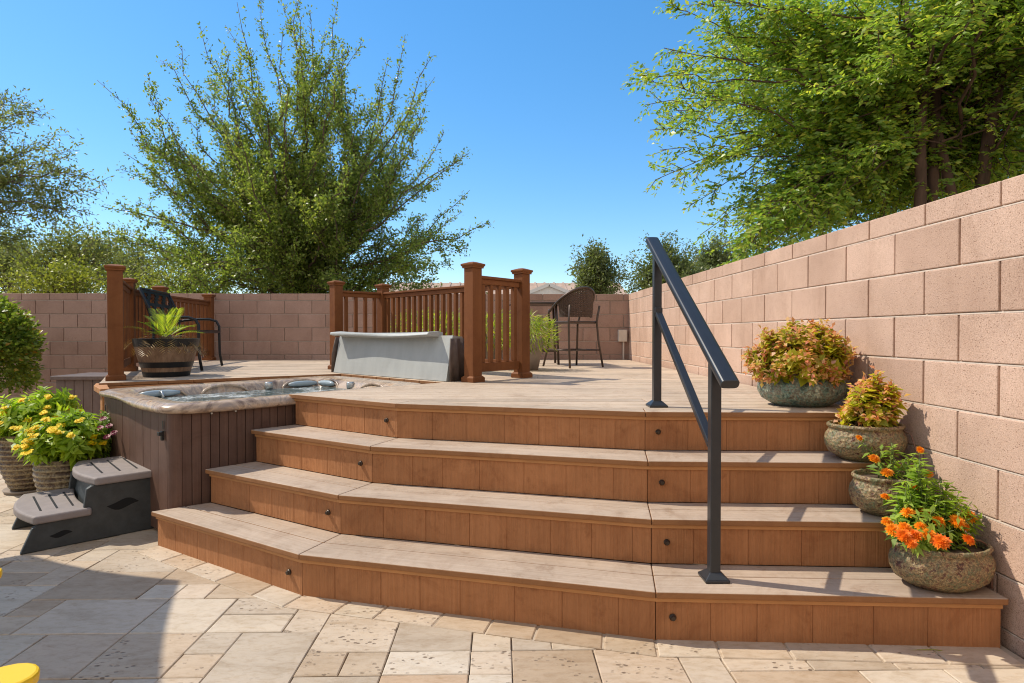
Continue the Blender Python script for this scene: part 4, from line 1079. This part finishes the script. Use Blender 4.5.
m = MB(); m.tube([(pc.x,pc.y,.05),(pc.x,pc.y,2.85)],.024,12); m.build('pole', M['steel'], ps, smooth=True)
m = MB(); m.lathe([(.26,0),(.27,.04),(.06,.075),(.05,.16),(.028,.165)],(pc.x,pc.y,.001),28); m.build('base', M['iron'], ps)
for k in range(8):
    a = ang0+k*PI/4; m = MB(); m.beam((pc.x+.03*math.cos(a),pc.y+.03*math.sin(a),2.755),(pc.x+(PR-.03)*math.cos(a),pc.y+(PR-.03)*math.sin(a),2.288),.012,.016); m.build('rib', M['steel'], ps)

# ------------------------------------------------------------------ trees
def bez(p0, p1, p2, n): 
    t = np.linspace(0,1,n)[:,None]; return (1-t)**2*p0+2*t*(1-t)*p1+t*t*p2
def tree(name, base, trunks, limbs, label, cat, leafm, barkm, leafL, leafW, twig_per_m, twig_len, gap, seed, group=None, droop=0.0, pinnate=False, jitter=.05, twig_start=.18, up=.15, limb_r=.035, tipthin=.4, twigs_drawn=.25, tipshrink=.75):
    r = np.random.default_rng(seed); t = thing(name, tuple(base), label, cat, group)
    w = MB()
    for pts, rad in trunks: w.tube([tuple(p) for p in pts], rad, 10)
    w.build('trunk', barkm, t, smooth=True)
    br = MB(); P,D,N,Ls = [],[],[],[]
    for (p0, p1, bend) in limbs:
        p0, p1 = np.array(p0,float), np.array(p1,float); L = np.linalg.norm(p1-p0)
        mid = p0*.5+p1*.5 + np.array(bend) + r.normal(0,.06*L,3); n = 12; pts = bez(p0, mid, p1, n); pts[1:-1] += r.normal(0,.012*L,(n-2,3))
        br.tube([tuple(p) for p in pts], [max(.004, limb_r*(1-.88*i/(n-1))*min(1.3,L/3)) for i in range(n)], 5)
        nt_ = int(L*twig_per_m)
        for s in r.uniform(twig_start,1.0,nt_):
            k = min(n-2,int(s*(n-1))); f = s*(n-1)-k; q = pts[k]*(1-f)+pts[k+1]*f; tan = pts[k+1]-pts[k]; tan = tan/np.linalg.norm(tan)
            rv = r.normal(0,1,3); rv -= tan*rv.dot(tan); rv /= np.linalg.norm(rv); d = tan*.75+rv*.8+np.array([0,0,up]); d /= np.linalg.norm(d)
            tl = twig_len*r.uniform(.5,1.15)*(1.25-tipshrink*s); m = max(2,int(tl/gap))
            if s > .88: m = max(2,int(m*tipthin)+1)
            u = (np.arange(m)+r.random(m)*.8)/m; tw = q + np.outer(u*tl, d) + np.outer(u*u*tl, [0,0,-droop])
            if r.random() < twigs_drawn: br.tube([tuple(q), tuple(q+d*tl*.55+np.array([0,0,-droop*.3*tl])), tuple(q+d*tl+np.array([0,0,-droop*tl]))], [.006,.004,.002], 3)
            if pinnate:
                s1 = np.cross(d,[0,0,1]); s1 /= max(np.linalg.norm(s1),1e-4)
                sg = np.where(np.arange(m)%2==0,1.0,-1.0)[:,None]; dd = s1*sg*.85 + d*.55 + r.normal(0,.22,(m,3)); dd[:,2] -= .12
                P.append(tw + r.normal(0,jitter*.25,(m,3))); D.append(dd); N.append(np.array([-.35,-.25,.8])+r.normal(0,.75,(m,3)))
            else:
                P.append(tw + r.normal(0,jitter,(m,3))); D.append(d*.5+r.normal(0,.7,(m,3))); N.append(np.array([0,0,.7])+r.normal(0,.8,(m,3)))
    br.build('limbs', barkm, t, smooth=True)
    P,D,N = np.concatenate(P),np.concatenate(D),np.concatenate(N); k = r.uniform(.65,1.25,len(P))
    leaves('crown', leafq(P,D,N,leafL*k,leafW*k), leafm, t)
    return len(P)
def W(px, py, Y): return W3(px, py, Y)
cnt = {}
# big fan shaped tree beyond the back wall
TY = 12.6; bx0 = W(300,300,TY)[0]; rn = np.random.default_rng(3); limbs = []
sil = [(97,80),(123,152),(160,60),(182,46),(200,26),(237,2),(261,-4),(283,31),(301,46),(310,12),(338,2),(343,44),(363,42),(388,60),(405,38),(432,56),(435,77),(444,132),(425,110),(463,158),(488,222),(462,212),(441,246),(136,202),(156,228),(130,130),(150,100),(215,60),(250,50),(325,70),(175,150),(470,190),(300,-6),(225,25),(380,95)]
for i,(px,py) in enumerate(sil):
    Yt = TY + rn.uniform(-1.0,1.4); p1 = W(px,py,Yt); L = math.hypot(p1[0]-bx0, p1[2]-2)
    limbs.append(((bx0+rn.uniform(-.1,.1),TY+rn.uniform(-.1,.1),rn.uniform(1.2,2.6)), p1, (0,0,-.07*L)))
for i in range(85):
    a = rn.uniform(0,2*PI); el = rn.uniform(-.02,1.35); Lr = rn.uniform(1.8,4.5)*(1.0 if el < .9 else 1.12)
    p0 = (bx0+rn.uniform(-.15,.15), TY+rn.uniform(-.15,.15), rn.uniform(1.2,3.2)); d = (math.cos(a)*math.cos(el),math.sin(a)*math.cos(el)*.75,math.sin(el))
    p1 = [p0[k]+d[k]*Lr for k in range(3)]; p1[2] = max(p1[2],1.4); limbs.append((p0,p1,(0,0,-.05*Lr if el > .4 else .15)))
fk = []
for (p0, p1, bend) in limbs:
    p0, p1 = np.array(p0), np.array(p1); L = np.linalg.norm(p1-p0); d = (p1-p0)/L
    for q in range(rn.integers(2,3)):
        f = rn.uniform(.3,.75); o = rn.normal(0,1,3); o -= d*o.dot(d); o /= np.linalg.norm(o); e = d*.8+o*.62; e[2] += .12; st = p0*(1-f)+p1*f+np.array(bend)*2*f*(1-f)
        fk.append((tuple(st), tuple(st+e*L*(1-f)*rn.uniform(.5,.85)), (0,0,-.03*L)))
limbs += fk
cnt['elm'] = tree('elm_tree', (bx0,TY,0), [([(bx0,TY,0),(bx0+.03,TY,1.2),(bx0-.05,TY,2.2),(bx0+.05,TY,3.4)],[.17,.14,.12,.07])], limbs,
    'big fan shaped green tree with upright spiky shoots, centred behind the back wall', 'tree', M['elm'], M['bark'], .066, .038, 20, .44, .020, 1, jitter=.036, twig_start=.12, limb_r=.028, tipshrink=.95, twigs_drawn=.45)
# large bright tree beyond the right wall
RY = 6.2; rn = np.random.default_rng(5); limbs = []
trk = [([(4.1,5.9,0),W(921,190,6.0),W(920,133,6.0),W(923,87,6.1),W(912,49,6.2),W(902,-20,6.3)],[.07,.055,.05,.045,.04,.03]),
       ([(4.2,6.0,0),W(933,183,6.1),W(936,87,6.2),W(955,10,6.4),W(960,-60,6.6)],[.065,.055,.05,.04,.03]),
       ([(4.3,6.0,0),W(952,196,6.05),W(942,152,6.05),W(930,100,6.3),W(880,20,6.9)],[.065,.05,.045,.04,.03]),
       ([(4.6,5.9,0),W(984,167,6.0),W(990,129,6.0),W(1000,76,6.0),W(1008,20,6.1),W(1000,-60,6.3)],[.075,.062,.058,.05,.04,.03])]
sil = [(645,105),(642,75),(664,48),(668,8),(655,180),(660,150),(690,205),(700,235),(730,252),(760,252),(790,235),(840,215),(720,0),(760,-10),(650,130),(690,60),(675,110),(680,180),(800,0),(705,30),(740,240),(720,250),(770,245),(665,120),(820,225),(870,205),(700,150),(715,220)]
for px,py in sil:
    Yt = RY + rn.uniform(-.5,1.3); p1 = W(px,py,Yt); p0 = W(rn.uniform(900,940), rn.uniform(60,175), RY+rn.uniform(-.1,.4)); limbs.append((p0,p1,(0,0,.25)))
for i in range(215):
    a = rn.uniform(0,2*PI); el = rn.uniform(-.35,1.2); Lr = rn.uniform(1.2,3.3)
    p0 = np.array(W(rn.uniform(890,1005), rn.uniform(20,160), RY+rn.uniform(-.3,.6))); p1 = p0+np.array([math.cos(a)*math.cos(el),math.sin(a)*math.cos(el),math.sin(el)])*Lr; p1[2] = min(max(p1[2],2.0),4.5+.3*rn.random())
    if p1[0] < 2.2 and p1[1] < 5.0: continue
    limbs.append((tuple(p0),tuple(p1),(0,0,.2)))
for i in range(120):   # low skirt just above the wall
    px = rn.uniform(735,1060); p0 = W(rn.uniform(900,1000), rn.uniform(60,160), RY+.3); Yt = RY+rn.uniform(-.6,1.6); py = 333-(333-260)*1.0-(px-735)*.19+rn.uniform(-45,5)
    limbs.append((p0, W(px,py,Yt), (0,0,.3)))
cnt['pist'] = tree('shade_tree', (4.3,6.0,0), trk, limbs, 'large bright green multi trunked tree rising above the right wall', 'tree', M['pist'], M['bark2'], .064, .028, 20, .46, .020, 2, droop=.02, pinnate=True, jitter=.03, twig_start=.22, limb_r=.018, up=.05, tipthin=.8)
# fine leaved tree reaching in from the left
LY = 11.0; lx = W(-110,330,LY)[0]; rn = np.random.default_rng(7); limbs = []
for px,py in ((107,184),(98,190),(80,150),(68,135),(30,100),(38,112),(12,98),(60,170),(95,215),(70,215),(45,140),(50,240),(30,255),(20,120),(5,140),(75,195),(60,225),(15,200),(20,230),(40,185)):
    limbs.append(((lx+rn.uniform(-.2,.6),LY+rn.uniform(-.3,.3),rn.uniform(2.4,4.0)), W(px,py,LY+rn.uniform(-.9,1.2)), (0,0,.35)))
for i in range(45):
    a = rn.uniform(0,2*PI); el = rn.uniform(-.1,1.1); Lr = rn.uniform(1.6,3.2); p0 = (lx+rn.uniform(-.2,.3),LY,rn.uniform(2.2,4.5)); limbs.append((p0,(p0[0]+Lr*math.cos(a)*math.cos(el),p0[1]+Lr*math.sin(a)*math.cos(el),max(1.6,p0[2]+Lr*math.sin(el))),(0,0,.2)))
cnt['mesq'] = tree('mesquite_tree', (lx,LY,0), [([(lx,LY,0),(lx+.1,LY,1.8),(lx,LY,3.6),(lx+.2,LY,4.6)],[.2,.16,.11,.05])], limbs, 'dark fine leaved tree with feathery branches reaching in from the left edge', 'tree', M['mesq'], M['bark'], .078, .028, 17, .55, .026, 3, droop=.2, jitter=.04, twig_start=.2, limb_r=.02)
# background trees
def round_tree(seed, px, Y, top, wpx, low, label, lm, leafL, n=46, grp=None, cat='tree', name='background_tree', squash=1.0, gap=.075, tpm=11):
    rn = np.random.default_rng(seed); x, _, zt = W(px, top, Y); hw = wpx/2*Y/588.; zl = max(.4, W(px,low,Y)[2]); limbs = []
    for i in range(n):
        a = rn.uniform(0,2*PI); el = rn.uniform(-.25,1.5); k = rn.uniform(.45,1.12)
        zc = zl + (zt-zl)*.35; d = np.array([math.cos(a)*math.cos(el)*hw, math.sin(a)*math.cos(el)*hw*.8, math.sin(el)*(zt-zc)])*k
        p0 = np.array([x+rn.uniform(-.1,.1)*hw, Y+rn.uniform(-.1,.1)*hw, zl*.5+zc*.5*rn.uniform(.6,1.3)]); p1 = np.array([x,Y,zc])+d; p1[2] = max(.5,p1[2]); limbs.append((tuple(p0),tuple(p1),(0,0,.1)))
    cnt[seed] = tree(name, (x,Y,0), [([(x,Y,0),(x,Y,zl+.5),(x,Y,zl+(zt-zl)*.6)],[.14,.11,.05])], limbs, label, cat, lm, M['bark'], leafL, leafL*.45, tpm, hw*.34, gap, seed, group=grp, jitter=leafL*.8, twig_start=.25, limb_r=.03, twigs_drawn=.1)
GB = 'trees beyond the back wall'
round_tree(101, 70, 19, 216, 150, 300, 'grey green feathery tree between the left edge tree and the big fan shaped tree', M['mesq'], .12, 60, GB, gap=.06)
round_tree(102, 132, 23, 236, 110, 300, 'paler grey green tree in the dip left of the big fan shaped tree', M['mesq'], .13, 50, GB, gap=.07)
round_tree(103, 60, 13.5, 262, 150, 310, 'sunny yellow green shrubby tree low over the left end of the back wall', M['pale'], .085, 60, GB, gap=.045)
round_tree(104, 185, 14.5, 258, 130, 310, 'sunny yellow green shrubby tree under the left side of the big fan shaped tree', M['pale'], .085, 56, GB, gap=.05)
round_tree(105, 598, 27, 243, 66, 305, 'dark cone shaped tree left of the stair handrail, beyond the wall', M['dist'], .16, 95, GB, gap=.06)
round_tree(106, 668, 29, 240, 92, 305, 'dark round tree directly behind the top of the stair handrail', M['dist'], .17, 95, GB, gap=.065)
round_tree(107, 716, 33, 239, 84, 300, 'dark tree right of the stair handrail, partly behind the bright tree', M['dist'], .18, 95, GB, gap=.07)
round_tree(108, 10, 24, 225, 120, 305, 'tall grey green tree at the far left edge of the view', M['mesq'], .14, 50, GB, gap=.07)
# hedge shrub at the left
r = np.random.default_rng(17); hx, hy = -6.62, 7.35
t = thing('hedge_shrub', (hx,hy,0), 'dense glossy green hedge shrub at the left edge in front of the wall', 'shrub')
P,D,N = [],[],[]
for i in range(150):
    v = r.normal(0,1,3); v /= np.linalg.norm(v); v[2] = abs(v[2])*1.0 if r.random() < .5 else v[2]
    c = np.array([hx,hy,.93])+v*np.array([.78,.66,.70])*r.uniform(.75,.95); m = 170
    o = r.normal(0,1,(m,3)); o /= np.linalg.norm(o,axis=1,keepdims=True); P.append(c+o*r.uniform(.06,.2,(m,1))); D.append(o*.6+v+r.normal(0,.5,(m,3))); N.append(v+o*.5+r.normal(0,.5,(m,3)))
P,D,N = map(np.concatenate,(P,D,N)); P[:,2] = np.maximum(P[:,2],.05); k = r.uniform(.7,1.2,len(P)); leaves('foliage', leafq(P,D,N,.062*k,.034*k), M['hedge'], t)
b = MB()
for i in range(14):
    a = 2*PI*i/14; b.tube([(hx+.08*math.cos(a),hy+.08*math.sin(a),0),(hx+.3*math.cos(a),hy+.3*math.sin(a),.7),(hx+.5*math.cos(a),hy+.5*math.sin(a),1.25)],[.02,.015,.006],6)
b.build('stems', M['bark'], t)

# ------------------------------------------------------------------ house beyond the wall
hs = thing('house', (2.0,44,0), 'distant single storey house with tan tile roof and pale gable', 'house')
m = MB(); m.box((0.5,47,1.4),(17,10,2.8)); m.build('wall', M['stucco'], hs)
def gable(m, x0, x1, y0, y1, z0, z1, axis):
    if axis == 'x':
        ym = (y0+y1)/2; m.add([(x0,y0,z0),(x1,y0,z0),(x1,ym,z1),(x0,ym,z1),(x0,y1,z0),(x1,y1,z0)],[(0,1,2,3),(3,2,5,4),(0,3,4),(1,5,2)])
    else:
        xm = (x0+x1)/2; m.add([(x0,y0,z0),(x1,y0,z0),(xm,y0,z1),(x0,y1,z0),(x1,y1,z0),(xm,y1,z1)],[(0,2,5,3),(1,4,5,2)])
m = MB(); gable(m, -8.5, 9.5, 41.2, 52.8, 3.2, 5.2, 'x')
for i in range(24): m.beam((-8.5+i*.75,41.2,3.23),(-8.5+i*.75,47,5.23),.16,.06)
gx = W(549,290,39.5)[0]
gable(m, gx-1.75, gx+1.75, 39.4, 44.6, 3.75, 4.45, 'y'); m.build('roof', M['tile'], hs)
m = MB(); m.box((gx,41.0,1.8),(3.2,2.4,3.6)); m.add([(gx-1.70,39.42,3.72),(gx+1.70,39.42,3.72),(gx,39.42,4.41)],[(0,1,2)]); m.build('gable_front', M['fascia'], hs)
m = MB(); m.box((gx,39.39,3.64),(3.5,.08,.22)); m.build('fascia_board', M['fascia'], hs)
m = MB()
for s_ in (-1,1):
    m.box((gx+s_*1.1,39.3,3.66),(.24,.12,.30)); m.beam((gx+s_*1.80,39.33,3.74),(gx,39.33,4.45),.10,.22)
m.build('corbel', M['fascia'], hs)

# the viewer's own house: its rear wall closes the patio behind the camera
hw_ = thing('house', (-2.5,-4.6,0), 'cream stucco house wall with sliding door behind the viewer', 'house')
m = MB(); m.box((-3.6,-4.75,1.6),(12.4,.3,3.2)); m.build('wall', M['cream'], hw_)
m = MB()
for xx in (-3.0,-1.75,-.5): m.box((xx,-4.57,1.1),(.07,.06,2.2))
for zz in (.03,2.2): m.box((-1.75,-4.57,zz),(2.43,.058,.07))
dr = m.build('door_frame', M['fascia'], hw_)
m = MB(); m.box((-1.75,-4.585,1.1),(2.4,.02,2.1)); m.build('glass', M['glass'], dr)
m = MB(); m.add([(-10,-4.3,3.2),(2.8,-4.3,3.2),(2.8,-10,5.2),(-10,-10,5.2),(-10,-4.3,3.28),(2.8,-4.3,3.28),(2.8,-10,5.28),(-10,-10,5.28)],[(0,3,2,1),(4,5,6,7),(0,1,5,4),(1,2,6,5),(2,3,7,6),(3,0,4,7)]); m.build('roof', M['tile'], hw_)

# ------------------------------------------------------------------ light, sky, camera
FILL_CLOUD = 7.9
EL = R(50.5); sdir = Vector((-.955,.297,0)).normalized()
w = bpy.data.worlds.new('World'); sc.world = w; w.use_nodes = True; nt = w.node_tree
sky = nt.nodes.new('ShaderNodeTexSky'); sky.sky_type = 'NISHITA'; sky.sun_disc = False
sky.sun_elevation = EL; sky.sun_rotation = math.atan2(sdir.x, sdir.y); sky.altitude = 400; sky.air_density = 1.0; sky.dust_density = .2; sky.ozone_density = 4.0
bg = nt.nodes['Background']; bg.inputs[1].default_value = .112
hs_ = nt.nodes.new('ShaderNodeHueSaturation'); hs_.inputs['Saturation'].default_value = 1.5
va_ = nd(nt, 'ShaderNodeVectorMath', operation='SCALE'); va_.inputs[3].default_value = .1; gm_ = nt.nodes.new('ShaderNodeGamma'); gm_.inputs[1].default_value = .7
vb_ = nd(nt, 'ShaderNodeVectorMath', operation='SCALE'); vb_.inputs[3].default_value = 10
nt.links.new(sky.outputs[0], va_.inputs[0]); nt.links.new(va_.outputs[0], gm_.inputs[0]); nt.links.new(gm_.outputs[0], vb_.inputs[0]); nt.links.new(vb_.outputs[0], hs_.inputs['Color']); # made-up bright cloud, unseen behind the viewer, added to fill the shade
tc_ = nt.nodes.new('ShaderNodeTexCoord'); sx_n = nt.nodes.new('ShaderNodeSeparateXYZ'); nt.links.new(tc_.outputs['Generated'], sx_n.inputs[0])
mr_ = nt.nodes.new('ShaderNodeMapRange'); mr_.interpolation_type = 'SMOOTHSTEP'
for i_, v_ in ((1,.05),(2,-.45),(3,0.0),(4,1.0)): mr_.inputs[i_].default_value = v_
nt.links.new(sx_n.outputs['Y'], mr_.inputs[0])
cl_ = ramp(nt, noise(nt, tc_.outputs['Generated'], 2.6, 6, .62, .3), [(.36,(0,0,0)),(.56,(1,1,1))])
cf_ = mth(nt, 'MULTIPLY', mr_.outputs[0], cl_)
sk_ = mix(nt, cf_, hs_.outputs[0], (FILL_CLOUD, FILL_CLOUD*.93, FILL_CLOUD*.83)); nt.links.new(sk_, bg.inputs[0])
sl = bpy.data.lights.new('Sun', 'SUN'); sl.energy = 3.1; sl.angle = R(.53); sl.color = (1,.92,.78)
so_ = bpy.data.objects.new('Sun', sl); C.objects.link(so_)
ld = Vector((-sdir.x*math.cos(EL), -sdir.y*math.cos(EL), -math.sin(EL))); so_.rotation_euler = ld.to_track_quat('-Z','Y').to_euler(); so_.location = (-6,3,9)
cam = bpy.data.cameras.new('Camera'); co_ = bpy.data.objects.new('Camera', cam); C.objects.link(co_)
co_.location = (0,0,1.19); co_.rotation_euler = (PI/2-.01418, 0, -.0193); cam.sensor_width = 36; cam.lens = 588.16/1024*36; cam.clip_end = 1500; cam.clip_start = .05
sc.camera = co_
sc.cycles.filter_width = 1.1
sc.view_settings.view_transform = 'Standard'; sc.view_settings.look = 'None'; sc.view_settings.exposure = .61; sc.view_settings.gamma = 1; sc.view_settings.use_curve_mapping = False
print('leaf counts', cnt)
